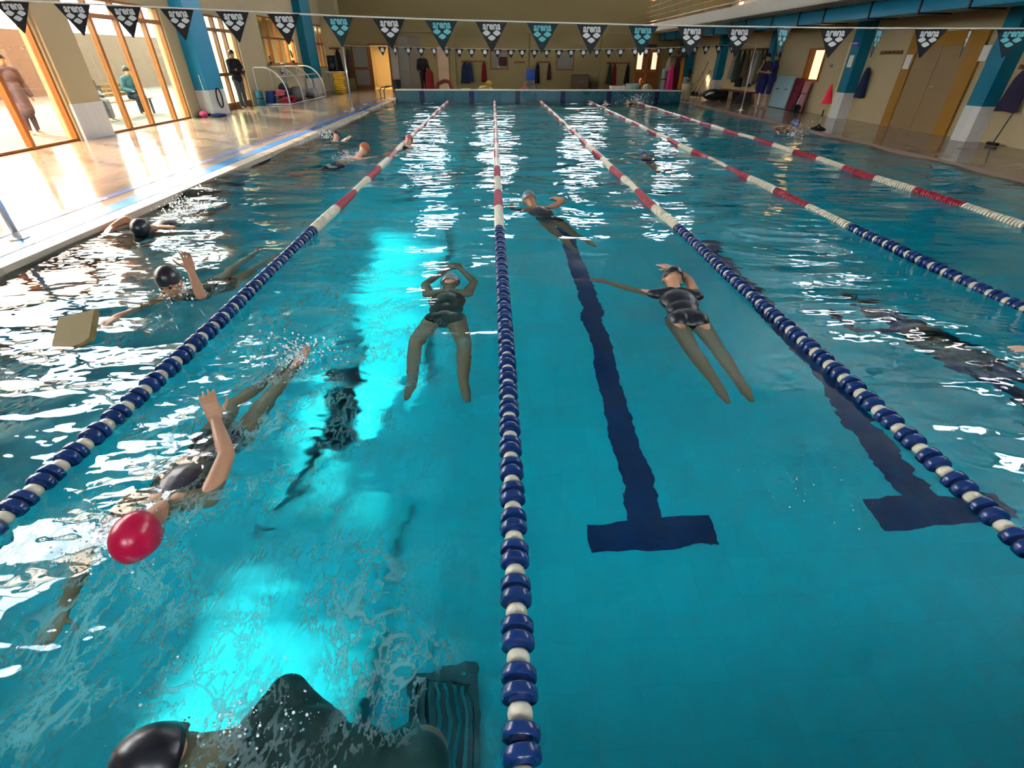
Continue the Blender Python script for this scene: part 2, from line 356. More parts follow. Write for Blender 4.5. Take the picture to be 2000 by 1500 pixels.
# high windows in the far wall and the gallery wall
def hi_window(n, axis, f, a, b, z0, z1, label):
    w = empty('window_%d' % n, ((a + b) / 2, f, z0) if axis == 'x' else (f, (a + b) / 2, z0), label, None, None, 'structure')
    def bx(p0, p1, q0, q1, d0, d1):
        return B((p0, f + d0, q0), (p1, f + d1, q1)) if axis == 'x' else B((f + d0, p0, q0), (f + d1, p1, q1))
    mid = (a + b) / 2
    for y in (a, mid, b): bx(max(a, y - 0.04), min(b, y + 0.04), z0, z1, -0.05, 0.05).build('frame_post', WOOD, w)
    for z in (z0, z1): bx(a, b, max(z0, z - 0.05), min(z1, z + 0.05), -0.045, 0.045).build('frame_rail', WOOD, w)
    for p, q in ((a, mid), (mid, b)): bx(p + 0.04, q - 0.04, z0 + 0.05, z1 - 0.05, -0.004, 0.004).build('pane', GLASS, w)
for i, h in enumerate(HW): hi_window(10 + i, 'x', YF + 0.15, *h, 'high window %s in the far end wall' % ('at the left', 'above the middle', 'right of the middle', 'above the gallery')[i])
for i, h in enumerate(FILL_WIN): hi_window(20 + i, 'x', YB - 0.15, *h, 'unseen high window added for fill light behind the viewer, %s' % ('left', 'right')[i])
for i, h in enumerate(RW): hi_window(14 + i, 'y', 13.15, *h, 'high window behind the gallery, %s' % ('nearest', 'middle', 'farthest')[i])

# right side columns, gallery and duct --------------------------------------
for i, (y, lb) in enumerate(((11.98, 'nearest teal column with white base, right of the big orange door'), (17.03, 'teal column with white base between the red cone and the big door'), (22.3, 'teal column behind the two people in navy'), (27.5, 'teal column left of the hanging dark robes'), (32.0, 'teal column beside the potted plant at the far right corner'))):
    column('column', 10.76, XR - 0.002, y, y + 0.42, 2.78, TEAL, WTILE, lb, bz=0.7)
column('column', 10.7, XR - 0.002, 7.0, 7.42, 2.78, TEAL, WTILE, 'teal column with white base beyond the right picture edge', bz=0.7)
gal = struct(B((8.3, YB, 2.78), (13.0, YF, 3.12)), 'floor_gallery', PALE, label='pale concrete gallery slab above the right deck')
RAILM = mat('gallery_rail', (0.42, 0.20, 0.08), 0.45, 0.15, 5)
rl = empty('gallery_railing', (8.36, 14, 3.12), 'brown railing with thin posts and glass infill along the gallery edge', 'railing')
y = -4.0
while y < 32.9:
    MB().tube([(8.38, y, 3.12), (8.38, y, 4.12)], 0.022, 8).build('post', RAILM, rl, True); y += 1.65
for z in (4.12, 3.24): MB().tube([(8.38, YB + 0.1, z), (8.38, YF - 0.1, z)], 0.022, 8).build('rail', RAILM, rl, True)
for z in (3.9, 3.68, 3.46): MB().tube([(8.38, YB + 0.1, z), (8.38, YF - 0.1, z)], 0.006, 6).build('wire', GREYM, rl, True)
mb = MB(); yy = YB + 0.2
MB().cbox((8.3 - 0.01, 13.5, 2.95), (0.02, 38.6, 0.3)).build('fascia_board', mat('fascia', (0.60, 0.52, 0.40), 0.6, 0.06, 1.0), gal)
du = empty('ventilation_duct', (9.55, 14, 2.45), 'long rectangular teal ventilation duct hung under the gallery', 'duct')
y = YB + 0.4; k = 0
while y < 32.5:
    L = (2.0, 1.35, 1.7)[k % 3]; e = min(y + L, 32.6)
    MB().bbox((9.55, (y + e) / 2, 2.615), (0.7, e - y - 0.012, 0.31), 0.012).build('duct_section', mat('duct_blue', (0.005, 0.22, 0.36), 0.4, 0.1, 2), du)
    MB().cbox((9.55, e, 2.615), (0.76, 0.04, 0.36)).build('flange', DARKM, du)
    y = e; k += 1

# ------------------------------------------------------------------ lane ropes
RB = mat('rope_blue', (0.006, 0.035, 0.16), 0.22, 0.15, 20, spec=0.5)
RWH = mat('rope_white', (0.72, 0.67, 0.52), 0.35, 0.08, 25, spec=0.4)
RR = mat('rope_red', (0.34, 0.006, 0.028), 0.3, 0.12, 20, spec=0.5)
CABLE = mat('rope_cable', (0.35, 0.40, 0.45), 0.4, 0.1, 30)
def disc_profile(r, h): return [(0.012, -h), (r * 0.55, -h), (r * 0.62, -h * 0.62), (r * 0.93, -h * 0.72), (r, -h * 0.5), (r, h * 0.5), (r * 0.93, h * 0.72), (r * 0.62, h * 0.62), (r * 0.55, h), (0.012, h)]
def rope_mesh(name, m, r, h): return MB().lathe(disc_profile(r, h), axis='y', seg=24).mesh(name, m, 40)
DISC = {k: rope_mesh('float_disc_' + k, m, 0.056, 0.025) for k, m in (('blue', RB), ('white', RWH), ('red', RR))}
BEAD = MB().lathe([(0.012, -0.025), (0.028, -0.025), (0.035, -0.016), (0.038, 0), (0.035, 0.016), (0.028, 0.025), (0.012, 0.025)], axis='y', seg=20).mesh('float_bead', RWH, True)
ROPE_PTS = [[(-2.06, -0.4), (-2.06, 1.75), (-2.01, 3.2), (-2.03, 5.4), (-2.0, 7.2), (-2.02, 12), (-2.03, 25.1)],
            [(0.045, -0.4), (0.055, 1.3), (0.06, 2.7), (0.04, 5.4), (0.035, 10.6), (0.02, 25.1)],
            [(2.09, -0.4), (2.08, 1.2), (2.075, 3.4), (2.06, 5.2), (2.05, 7.1), (2.06, 25.1)],
            [(4.1, -0.4), (4.08, 3.3), (4.05, 5.5), (4.09, 7.6), (4.13, 12.9), (4.2, 25.1)],
            [(6.13, -0.4), (6.14, 5.5), (6.17, 8.3), (6.25, 10.6), (6.22, 14.4), (6.18, 25.1)]]
RLAB = ['lane rope with navy then red and white floats, leftmost of the five', 'lane rope running straight up the middle of the picture', 'lane rope immediately right of the dark lane line on the pool bottom', 'second lane rope from the right, navy floats reaching the picture edge', 'rightmost lane rope, showing only red and white floats']
def rope_x(i, y): p = ROPE_PTS[i]; return float(np.interp(y, [q[1] for q in p], [q[0] for q in p]))
def rope_z(i, y): return 0.012 + 0.006 * math.sin(y * 2.3 + i)
for i in range(5):
    rp = empty('lane_rope', (ROPE_X[i], 12.3, 0.01), RLAB[i], 'lane rope', 'lane ropes across the pool')
    base = Vector(rp.location)
    MB().tube([(rope_x(i, y), y, rope_z(i, y)) for y in np.linspace(PY0 + 0.01, PY1 - 0.02, 60)], 0.007, 8).build('cable', CABLE, rp, True)
    def put(me, nm, y, jit=0.0):
        o = link_mesh(nm, me, rp); o.location = Vector((rope_x(i, y), y, rope_z(i, y))) - base
        o.rotation_euler = (random.uniform(-jit, jit), random.uniform(0, 6.28), random.uniform(-jit, jit) - (rope_x(i, y + 0.2) - rope_x(i, y - 0.2)) / 0.4)
    y = PY0 + 0.2
    while y < 5.46:
        put(DISC['blue'], 'float_disc', y, 0.10)
        if y + 0.055 < 5.48: put(DISC['blue'], 'float_disc', y + 0.054, 0.10)
        if y + 0.11 < 5.48: put(BEAD, 'float_bead', y + 0.105)
        y += 0.157
    k = 0; y0 = 5.5
    while y0 < 24.9:
        y1 = min(y0 + 0.9, 24.95); c = ('white', 'red')[k % 2]
        if y0 < 9.0:
            n = 18
            for j in range(n): put(DISC[c], 'float_disc', y0 + 0.025 + j * 0.05, 0.02)
        else:
            mb = MB(); n = max(1, int((y1 - y0) / 0.05))
            for j in range(n):
                yc = y0 + 0.025 + j * 0.05
                mb.lathe([(0.01, -0.025), (0.034, -0.024), (0.054, -0.016), (0.056, 0.016), (0.034, 0.024), (0.01, 0.025)], (rope_x(i, yc), yc, rope_z(i, yc)), 'y', 12)
            mb.build('float_section', {'white': RWH, 'red': RR}[c], rp, 40, kind='stuff')
        y0 = y1; k += 1

# ------------------------------------------------------------------ water
# disturbed places: (x, y, radius, wave gain, foam)
STIR = [(-1.42, 1.25, 0.30, 2.0, 0.9), (-1.45, 1.55, 0.32, 1.6, 0.9), (-1.35, 1.9, 0.32, 1.6, 0.7), (-1.3, 2.5, 0.40, 2.0, 1.0), (-1.15, 2.8, 0.5, 1.6, 0.6),
        (-1.75, 1.0, 0.4, 1.8, 0.9), (-1.65, 0.6, 0.45, 1.8, 0.8), (-1.2, 0.75, 0.45, 1.3, 0.35), (-1.0, 1.7, 0.5, 1.0, 0.35), (-0.75, 2.3, 0.5, 0.9, 0.35), (-0.7, 1.2, 0.45, 0.9, 0.45),
        (-1.75, 2.2, 0.35, 1.8, 0.75), (-1.6, 3.0, 0.4, 1.4, 0.6), (-1.2, 3.6, 0.7, 1.2, 0.4), (-0.9, 4.3, 0.7, 1.1, 0.3), (-1.6, 4.6, 0.6, 0.9, 0.15),
        (-2.6, 3.7, 0.5, 1.6, 0.5), (-2.9, 3.1, 0.45, 1.6, 0.55), (-2.6, 2.6, 0.5, 1.8, 0.5), (-3.0, 2.2, 0.6, 1.8, 0.45), (-3.3, 3.8, 0.7, 1.3, 0.1), (-2.5, 4.6, 0.6, 1.2, 0.2),
        (-3.9, 5.5, 0.5, 1.5, 0.4), (-3.9, 6.3, 0.6, 1.6, 0.5), (-3.7, 7.6, 0.8, 1.3, 0.2), (-2.5, 10.3, 0.6, 1.3, 0.4), (-3.8, 13.0, 0.5, 1.0, 0.3), (-2.0, 12.0, 0.6, 1.3, 0.3),
        (-0.4, 3.3, 0.5, 0.9, 0.2), (-0.3, 2.8, 0.4, 0.9, 0.2), (0.4, 6.8, 0.7, 1.7, 0.35), (1.2, 6.9, 0.9, 1.6, 0.1), (1.3, 5.6, 0.6, 1.3, 0.1), (1.45, 2.5, 0.4, 0.8, 0.12), (1.9, 1.9, 0.5, 0.5, 0.1),
        (3.0, 4.3, 1.0, 1.5, 0.0), (3.0, 3.2, 0.8, 1.2, 0.05), (3.5, 2.7, 0.5, 1.5, 0.25), (3.1, 2.2, 0.8, 1.5, 0.2), (3.6, 1.7, 0.6, 1.0, 0.1), (2.9, 5.6, 0.9, 1.0, 0.05),
        (7.7, 13.6, 0.6, 1.8, 0.7), (7.5, 12.6, 0.8, 1.3, 0.15), (2.9, 10.4, 0.5, 1.1, 0.1), (4.5, 23.0, 0.7, 1.8, 0.5), (5.6, 24.2, 0.9, 2.0, 0.6), (6.6, 24.4, 0.9, 2.0, 0.6),
        (-0.8, 0.62, 0.35, 1.6, 0.9), (-0.45, 0.78, 0.3, 1.2, 0.8), (-0.3, 0.55, 0.25, 1.0, 0.5), (-1.35, 0.35, 0.5, 1.4, 0.4), (0.62, 1.45, 0.32, 1.3, 0.0), (0.95, 2.2, 0.4, 0.8, 0.0), (0.9, 3.4, 0.5, 0.9, 0.0), (2.3, 1.6, 0.45, 0.9, 0.08)]
xs = np.linspace(PX0, PX1, 440)
ys = [PY0]
while ys[-1] < PY1: ys.append(ys[-1] + 0.024 + 0.0026 * max(0, ys[-1]))
ys = np.array(ys); ys = PY0 + (ys - PY0) * (PY1 - PY0) / (ys[-1] - PY0)
XX, YY = np.meshgrid(xs, ys)
def bump_map(idx, base):
    g = np.full_like(XX, base)
    for s in STIR: g += s[idx] * np.exp(-((XX - s[0]) ** 2 + (YY - s[1]) ** 2) / (s[2] ** 2))
    return g
sm = lambda e0, e1, v: (lambda t: t * t * (3 - 2 * t))(np.clip((v - e0) / (e1 - e0), 0, 1))
AMP = 0.30 + 0.95 * sm(4.2, 7.5, YY) - 0.25 * sm(12, 20, YY) + 0.12 * (1 - sm(-2.2, -1.2, XX)) - 0.16 * sm(0.3, 0.9, XX) * (1 - sm(3.0, 5.0, YY))
AMP = np.clip(AMP + bump_map(3, 0) * (0.25 + 0.30 * sm(-2.4, -1.6, XX)), 0.10, 2.6)
AMP *= 1 - 0.45 * sm(4.5, 6.0, XX) * sm(6, 10, YY)
FOAM = np.clip(bump_map(4, 0), 0, 1.2)
ZZ = np.zeros_like(XX)
wr = np.random.default_rng(11)
for i in range(34):
    k = math.exp(wr.uniform(math.log(1.6), math.log(9.0))); a = wr.normal(0.0, 0.38) + (0 if i % 6 else math.pi / 2)
    cx, cy = math.sin(a) * k, math.cos(a) * k
    ph = wr.uniform(0, 6.283) + 0.5 * np.sin(0.9 * XX + i) + 0.4 * np.sin(0.7 * YY + 1.7 * i)
    ZZ += 0.0105 / k * np.sin(cx * XX + cy * YY + ph)
ZZ *= 0.35 + 0.65 * np.clip(AMP, 0, 1.4)
for (x, y, r, w, fo) in STIR: ZZ += 0.006 * fo * np.exp(-((XX - x) ** 2 + (YY - y) ** 2) / (r * r * 0.3))
ny, nx = XX.shape
wv = np.stack([XX.ravel(), YY.ravel(), ZZ.ravel()], 1)
ix = np.arange(nx * ny).reshape(ny, nx)
wf = np.stack([ix[:-1, :-1].ravel(), ix[:-1, 1:].ravel(), ix[1:, 1:].ravel(), ix[1:, :-1].ravel()], 1)
wm = bpy.data.meshes.new('pool_water')
wm.vertices.add(len(wv)); wm.vertices.foreach_set('co', wv.ravel().astype(np.float32))
wm.loops.add(wf.size); wm.loops.foreach_set('vertex_index', wf.ravel().astype(np.int32))
wm.polygons.add(len(wf)); wm.polygons.foreach_set('loop_start', np.arange(0, wf.size, 4, dtype=np.int32)); wm.polygons.foreach_set('loop_total', np.full(len(wf), 4, dtype=np.int32))
wm.polygons.foreach_set('use_smooth', np.ones(len(wf), dtype=bool)); wm.update(calc_edges=True)
at = wm.attributes.new('chop', 'FLOAT', 'POINT'); at.data.foreach_set('value', AMP.ravel().astype(np.float32))
at = wm.attributes.new('foam', 'FLOAT', 'POINT'); at.data.foreach_set('value', FOAM.ravel().astype(np.float32))
RIP = (0.060, 0.012, 0.0016)
def water_material():
    m = bpy.data.materials.new('pool_water'); m.use_nodes = True; t = m.node_tree; t.nodes.remove(t.nodes['Principled BSDF']); out = t.nodes['Material Output']
    N = t.nodes.new; L = t.links.new
    geo = N('ShaderNodeNewGeometry')
    gl = N('ShaderNodeBsdfPrincipled'); gl.inputs['IOR'].default_value = 1.33; gl.inputs['Roughness'].default_value = 0.0; gl.inputs['Base Color'].default_value = (0.45, 0.94, 1.0, 1); gl.inputs['Transmission Weight'].default_value = 1.0
    fo = N('ShaderNodeAttribute'); fo.attribute_name = 'foam'
    ch = N('ShaderNodeAttribute'); ch.attribute_name = 'chop'
    def ripple(scale, detail, dist, stretch, rot, prev, dmul=1.0):
        mp = N('ShaderNodeMapping'); mp.inputs['Scale'].default_value = stretch; mp.inputs['Rotation'].default_value = (0, 0, rot); L(geo.outputs['Position'], mp.inputs['Vector'])
        n = N('ShaderNodeTexNoise'); n.inputs['Scale'].default_value = scale; n.inputs['Detail'].default_value = detail; n.inputs['Roughness'].default_value = 0.55; L(mp.outputs[0], n.inputs['Vector'])
        h = N('ShaderNodeMath'); h.operation = 'MULTIPLY'; L(n.outputs['Fac'], h.inputs[0]); L(ch.outputs['Fac'], h.inputs[1])
        bp = N('ShaderNodeBump'); bp.inputs['Strength'].default_value = 1.0; bp.inputs['Distance'].default_value = dist; L(h.outputs[0], bp.inputs['Height'])
        if prev is not None: L(prev, bp.inputs['Normal'])
        return bp.outputs['Normal']
    nr = ripple(2.4, 1.0, RIP[0], (0.38, 1.0, 1.0), 0.12, None)
    nr = ripple(7.5, 1.0, RIP[1], (0.45, 1.0, 1.0), -0.15, nr)
    nr = ripple(24.0, 0.0, RIP[2], (0.6, 1.0, 1.0), 0.3, nr)
    L(nr, gl.inputs['Normal'])
    # foam: thin strands and speckle where swimmers beat air into the water
    def strand(scale, width, off, dst):
        mp = N('ShaderNodeMapping'); mp.inputs['Scale'].default_value = (1.5, 0.8, 1.0); mp.inputs['Rotation'].default_value = (0, 0, 0.5); mp.inputs['Location'].default_value = (off, off, 0); L(geo.outputs['Position'], mp.inputs['Vector'])
        n = N('ShaderNodeTexNoise'); n.inputs['Scale'].default_value = scale; n.inputs['Detail'].default_value = 4; n.inputs['Roughness'].default_value = 0.62; n.inputs['Distortion'].default_value = dst; L(mp.outputs[0], n.inputs['Vector'])
        s = N('ShaderNodeMath'); s.operation = 'SUBTRACT'; s.inputs[1].default_value = 0.5; L(n.outputs['Fac'], s.inputs[0])
        ab = N('ShaderNodeMath'); ab.operation = 'ABSOLUTE'; L(s.outputs[0], ab.inputs[0])
        mr = N('ShaderNodeMapRange'); mr.interpolation_type = 'SMOOTHSTEP'; mr.inputs['From Min'].default_value = width; mr.inputs['From Max'].default_value = 0.0; L(ab.outputs[0], mr.inputs['Value'])
        return mr.outputs['Result']
    s1 = strand(3.2, 0.05, 0.0, 0.9); s2 = strand(9.0, 0.045, 4.0, 0.0)
    mxm = N('ShaderNodeMath'); mxm.operation = 'MAXIMUM'; L(s1, mxm.inputs[0]); L(s2, mxm.inputs[1])
    big = N('ShaderNodeTexNoise'); big.inputs['Scale'].default_value = 3.2; big.inputs['Detail'].default_value = 1; L(geo.outputs['Position'], big.inputs['Vector'])
    br = N('ShaderNodeMapRange'); br.inputs['From Min'].default_value = 0.38; br.inputs['From Max'].default_value = 0.62; L(big.outputs['Fac'], br.inputs['Value'])
    f1 = N('ShaderNodeMath'); f1.operation = 'MULTIPLY'; L(mxm.outputs[0], f1.inputs[0]); L(fo.outputs['Fac'], f1.inputs[1])
    f2 = N('ShaderNodeMath'); f2.operation = 'MULTIPLY'; f2.use_clamp = True; L(f1.outputs[0], f2.inputs[0]); L(br.outputs['Result'], f2.inputs[1])
    f3 = N('ShaderNodeMath'); f3.operation = 'MULTIPLY'; f3.inputs[1].default_value = 0.7; L(f2.outputs[0], f3.inputs[0])
    df = N('ShaderNodeBsdfDiffuse'); df.inputs['Color'].default_value = (0.72, 0.94, 1.0, 1)
    tr = N('ShaderNodeBsdfTranslucent'); tr.inputs['Color'].default_value = (0.88, 1.0, 1.0, 1)
    fm = N('ShaderNodeMixShader'); fm.inputs[0].default_value = 0.85; L(df.outputs[0], fm.inputs[1]); L(tr.outputs[0], fm.inputs[2])
    ms = N('ShaderNodeMixShader'); L(f3.outputs[0], ms.inputs[0]); L(gl.outputs[0], ms.inputs[1]); L(fm.outputs[0], ms.inputs[2]); L(ms.outputs[0], out.inputs['Surface'])
    return m
wm.materials.append(water_material())
water = link_mesh('pool_water', wm)
tag(water, 'rippled turquoise pool water with foam trails around the swimmers', 'water', kind='stuff')
water.cycles.is_caustics_caster = True
bpy.data.objects['floor_pool_left'].cycles.is_caustics_receiver = True

# ------------------------------------------------------------------ outside the left windows
OUTG = mat('terrace_paving', (0.10, 0.085, 0.07), 0.8, 0.1, 0.7)
LAWN = mat('lawn', (0.025, 0.075, 0.05), 0.9, 0.25, 3.0)
FACADE = mat('outside_render', (0.12, 0.075, 0.05), 0.85, 0.08, 0.5)
struct(B((-26, -12, -0.3), (XL - 0.3, 45, 0.0)), 'floor_terrace', OUTG, label='pale paving outside the left windows')
struct(B((-17.5, -10, 0.0), (-12.6, 13.4, 0.03)), 'floor_lawn', LAWN, label='green lawn outside the left windows')
struct(B((-22, -12, 0.0), (-21.6, 45, 2.6)), 'wall_garden', FACADE, label='pale garden wall outside the left windows')

# ------------------------------------------------------------------ people
DG = None
def fuse(name, mb, voxel, m, parent, smooth=6, fac=0.5):
    """all closed shapes of mb grown together into one continuous skin"""
    tmp = bpy.data.objects.new('tmp', mb.mesh('tmp', m)); COL.objects.link(tmp)
    r = tmp.modifiers.new('r', 'REMESH'); r.mode = 'VOXEL'; r.voxel_size = voxel; r.use_smooth_shade = True
    if smooth: q = tmp.modifiers.new('s', 'SMOOTH'); q.factor = fac; q.iterations = smooth
    dg = bpy.context.evaluated_depsgraph_get(); ev = tmp.evaluated_get(dg)
    me = bpy.data.meshes.new_from_object(ev, depsgraph=dg); me.name = name
    old = tmp.data; bpy.data.objects.remove(tmp); bpy.data.meshes.remove(old)
    me.materials.clear(); me.materials.append(m)
    me.polygons.foreach_set('use_smooth', [True] * len(me.polygons))
    o = link_mesh(name, me, parent)
    return o

def frame(u, f):
    u = u.normalized(); f = (f - u * f.dot(u)).normalized(); r = f.cross(u).normalized(); return r, u, f
def Mx(r, f, u): return Matrix((r, f, u)).transposed()

class Fig:
    """joints of one figure; all limbs come out as tapered capsules"""
    def __init__(s, pel, chest, head, front, face=None, k=1.0, build=1.0):
        s.pel, s.chest, s.head = Vector(pel), Vector(chest), Vector(head); s.k = k; s.b = build
        s.r, s.u, s.f = frame(s.chest - s.pel, Vector(front))
        hu = (s.head - s.chest); fc = Vector(face) if face is not None else s.f
        s.hr, s.hu, s.hf = frame(hu if abs(hu.normalized().dot(fc.normalized())) < 0.95 else hu + s.f * 0.3 * hu.length, fc)
        s.arm = {}; s.leg = {}
        for sd, n in ((1, 'R'), (-1, 'L')):
            s.arm[n] = dict(sh=s.chest + s.r * sd * 0.165 * k); s.leg[n] = dict(hip=s.pel + s.r * sd * 0.085 * k - s.u * 0.03 * k)
    def setarm(s, n, el, wr, hd=None, pn=None, curl=0.25):
        a = s.arm[n]; a['el'] = Vector(el); a['wr'] = Vector(wr); a['hd'] = Vector(hd).normalized() if hd else (a['wr'] - a['el']).normalized()
        p = Vector(pn) if pn else -s.f; p = p - a['hd'] * p.dot(a['hd']); a['pn'] = p.normalized() if p.length > 1e-3 else a['hd'].orthogonal().normalized(); a['curl'] = curl; return s
    def setleg(s, n, kn, an, toe):
        l = s.leg[n]; l['kn'] = Vector(kn); l['an'] = Vector(an); l['toe'] = Vector(toe); return s
    def torso(s, mb, g=0.0, low=True):
        k, b = s.k, s.b; r, u, f = s.r, s.u, s.f; M = Mx(r, f, u); H = (s.chest - s.pel).length
        mb.ell(s.pel + u * H * 0.70, (0.150 * k * b + g, 0.105 * k * b + g, 0.36 * H + g), M)
        mb.ell(s.pel + u * H * 0.36, (0.130 * k * b + g, 0.098 * k * b + g, 0.26 * H + g), M)
        if low: mb.ell(s.pel, (0.158 * k * b + g, 0.112 * k * b + g, 0.125 * k + g), M)
        if low:
            for sd in (-1, 1): mb.ell(s.pel + r * sd * 0.07 * k - f * 0.045 * k - u * 0.03 * k, (0.075 * k * b + g, 0.07 * k + g, 0.085 * k + g), M)
    def shoulders(s, mb, g=0.0):
        k = s.k
        for n in 'LR': mb.capsule(s.chest + (s.arm[n]['sh'] - s.chest) * 0.25 + s.u * 0.02 * k, 0.068 * k + g, s.arm[n]['sh'], 0.056 * k + g)
    def limb_arm(s, mb, n, g=0.0, t=1.0, upper=True, fore=True):
        a = s.arm[n]; k = s.k
        if upper: mb.capsule(a['sh'], 0.054 * k + g, a['sh'].lerp(a['el'], t), (0.054 - 0.015 * t) * k + g)
        if fore:
            m = a['el'].lerp(a['wr'], 0.3); mb.capsule(a['el'], 0.038 * k + g, m, 0.040 * k + g); mb.capsule(m, 0.040 * k + g, a['wr'], 0.026 * k + g)
    def hand(s, mb, n, fine):
        a = s.arm[n]; k = s.k; d, p = a['hd'], a['pn']; t = d.cross(p).normalized() * (1 if n == 'R' else -1); w = a['wr']; c = a['curl']
        if not fine:
            mb.ell(w + d * 0.07 * k, (0.042 * k, 0.018 * k, 0.085 * k), Mx(t, p, d)); return
        for o in (-0.030, -0.010, 0.010, 0.030): mb.capsule(w + t * o * 0.7 * k, 0.015 * k, w + d * 0.088 * k + t * o * k, 0.0125 * k, 8)
        for o, L in ((0.031, 0.070), (0.0105, 0.079), (-0.0105, 0.073), (-0.031, 0.056)):
            q = w + d * 0.09 * k + t * o * 1.05 * k; dd = d.copy()
            dd = (dd + t * o * 2.2).normalized()
            for j, fr in enumerate((0.42, 0.32, 0.26)):
                dd = (dd + p * c * (0.5 + 0.5 * j)).normalized(); e = q + dd * L * fr * k; mb.capsule(q, (0.0092 - 0.0009 * j) * k, e, (0.0086 - 0.0009 * j) * k, 8); q = e
        q = w + d * 0.025 * k + t * 0.028 * k
        for j, L in enumerate((0.045, 0.033, 0.026)):
            dd = (d * (0.55 + 0.2 * j) + t * (0.8 - 0.25 * j) + p * (0.25 + c * 0.4)).normalized(); e = q + dd * L * k; mb.capsule(q, (0.0125 - 0.0015 * j) * k, e, (0.011 - 0.0015 * j) * k, 8); q = e
    def limb_leg(s, mb, n, g=0.0, thigh=1.0, calf=1.0, foot=True):
        l = s.leg[n]; k, b = s.k, s.b
        mb.capsule(l['hip'], 0.086 * k * b + g, l['hip'].lerp(l['kn'], thigh), (0.086 - 0.030 * thigh) * k * b + g)
        if calf > 0:
            m = l['kn'].lerp(l['an'], 0.3); mb.capsule(l['kn'], 0.054 * k + g, m, 0.056 * k + g)
            if calf > 0.3: mb.capsule(m, 0.056 * k + g, l['kn'].lerp(l['an'], calf), (0.056 - 0.021 * (calf - 0.3) / 0.7) * k + g)
        if foot and calf >= 1:
            mb.capsule(l['an'], 0.037 * k, l['an'].lerp(l['toe'], 0.55), 0.036 * k, 10); mb.capsule(l['an'].lerp(l['toe'], 0.5), 0.036 * k, l['toe'], 0.022 * k, 10)
            d = (l['toe'] - l['an']).normalized(); mb.ell(l['an'] - d * 0.03 * k, (0.034 * k,) * 3)
    def neckhead(s, mb, fine):
        k = s.k; r, u, f = s.hr, s.hu, s.hf; M = Mx(r, f, u); h = s.head
        mb.capsule(s.chest + s.u * 0.06 * k, 0.058 * k, h - u * 0.06 * k - f * 0.01 * k, 0.052 * k)
        mb.ell(h + u * 0.02 * k - f * 0.008 * k, (0.077 * k, 0.096 * k, 0.102 * k), M)
        mb.ell(h - u * 0.05 * k + f * 0.03 * k, (0.056 * k, 0.062 * k, 0.072 * k), M)
        if fine:
            mb.ell(h - u * 0.105 * k + f * 0.066 * k, (0.024 * k, 0.020 * k, 0.018 * k), M)
            mb.capsule(h + u * 0.012 * k + f * 0.087 * k, 0.010 * k, h - u * 0.030 * k + f * 0.108 * k, 0.015 * k, 8)
            for sd in (-1, 1):
                mb.capsule(h + u * 0.026 * k + f * 0.086 * k + r * 0.012 * sd * k, 0.011 * k, h + u * 0.024 * k + f * 0.074 * k + r * 0.046 * sd * k, 0.011 * k, 8)
                mb.ell(h - u * 0.012 * k - f * 0.002 * k + r * 0.077 * sd * k, (0.010 * k, 0.020 * k, 0.031 * k), M)
                mb.ell(h - u * 0.03 * k + f * 0.066 * k + r * 0.036 * sd * k, (0.022 * k, 0.018 * k, 0.02 * k), M)
            mb.capsule(h - u * 0.064 * k + f * 0.088 * k - r * 0.016 * k, 0.008 * k, h - u * 0.064 * k + f * 0.088 * k + r * 0.016 * k, 0.008 * k, 8)
            mb.capsule(h - u * 0.076 * k + f * 0.086 * k - r * 0.014 * k, 0.009 * k, h - u * 0.076 * k + f * 0.086 * k + r * 0.014 * k, 0.009 * k, 8)
    def body(s, root, m, voxel, fine=True):
        mb = MB(); mb.o = root_loc(root)
        s.torso(mb); s.shoulders(mb); s.neckhead(mb, fine)
        for n in 'LR':
            s.limb_arm(mb, n); s.hand(mb, n, fine); s.limb_leg(mb, n)
        return fuse('body', mb, voxel, m, root, 4 if fine else 3, 0.4)
    def cap(s, root, m, name='swim_cap', low=-0.015, back=0.0, grow=0.006, smooth=True, long=0.0):
        k = s.k; r, u, f = s.hr, s.hu, s.hf; M = Mx(r, f, u); c = s.head + u * 0.02 * k - f * 0.008 * k
        vs, fs = [], []; seg, rings = 28, 14; g = grow
        for i in range(rings + 1):
            t = math.pi * 0.60 * i / rings
            for j in range(seg):
                a = 2 * math.pi * j / seg; fr = math.sin(a)     # front = +1
                tt = t * (1.0 - 0.22 * max(0, fr) + 0.10 * max(0, -fr) + long * max(0, -fr))
                p = Vector(((0.077 * k + g) * math.sin(tt) * math.cos(a), (0.096 * k + g) * math.sin(tt) * math.sin(a), (0.102 * k + g) * math.cos(tt)))
                vs.append(c + M @ p)
        for i in range(rings):
            for j in range(seg): j2 = (j + 1) % seg; fs.append((i * seg + j, (i + 1) * seg + j, (i + 1) * seg + j2, i * seg + j2))
        n0 = len(vs); inner = [c + (v - c) * 0.965 for v in vs[-seg:]]; vs += inner
        for j in range(seg): j2 = (j + 1) % seg; fs.append((rings * seg + j, n0 + j, n0 + j2, rings * seg + j2))
        return MB().add(vs, fs).build(name, m, root, True)
    def goggles(s, root, lens, strap):
        k = s.k; r, u, f = s.hr, s.hu, s.hf; M = Mx(r, f, u); h = s.head + u * 0.004 * k
        g = MB(); pts = []
        for j in range(25):
            a = 2 * math.pi * j / 24; pts.append(h + M @ Vector(((0.083 * k) * math.cos(a), (0.103 * k) * math.sin(a) - 0.006 * k, 0.012 * k * -math.sin(a))))
        g.tube(pts, 0.006 * k, 6, False); o = g.build('goggle_strap', strap, root, True)
        for sd in (-1, 1): MB().ell(h + r * 0.033 * sd * k + f * 0.087 * k, (0.026 * k, 0.016 * k, 0.018 * k), M).build('goggle_lens', lens, root, True)
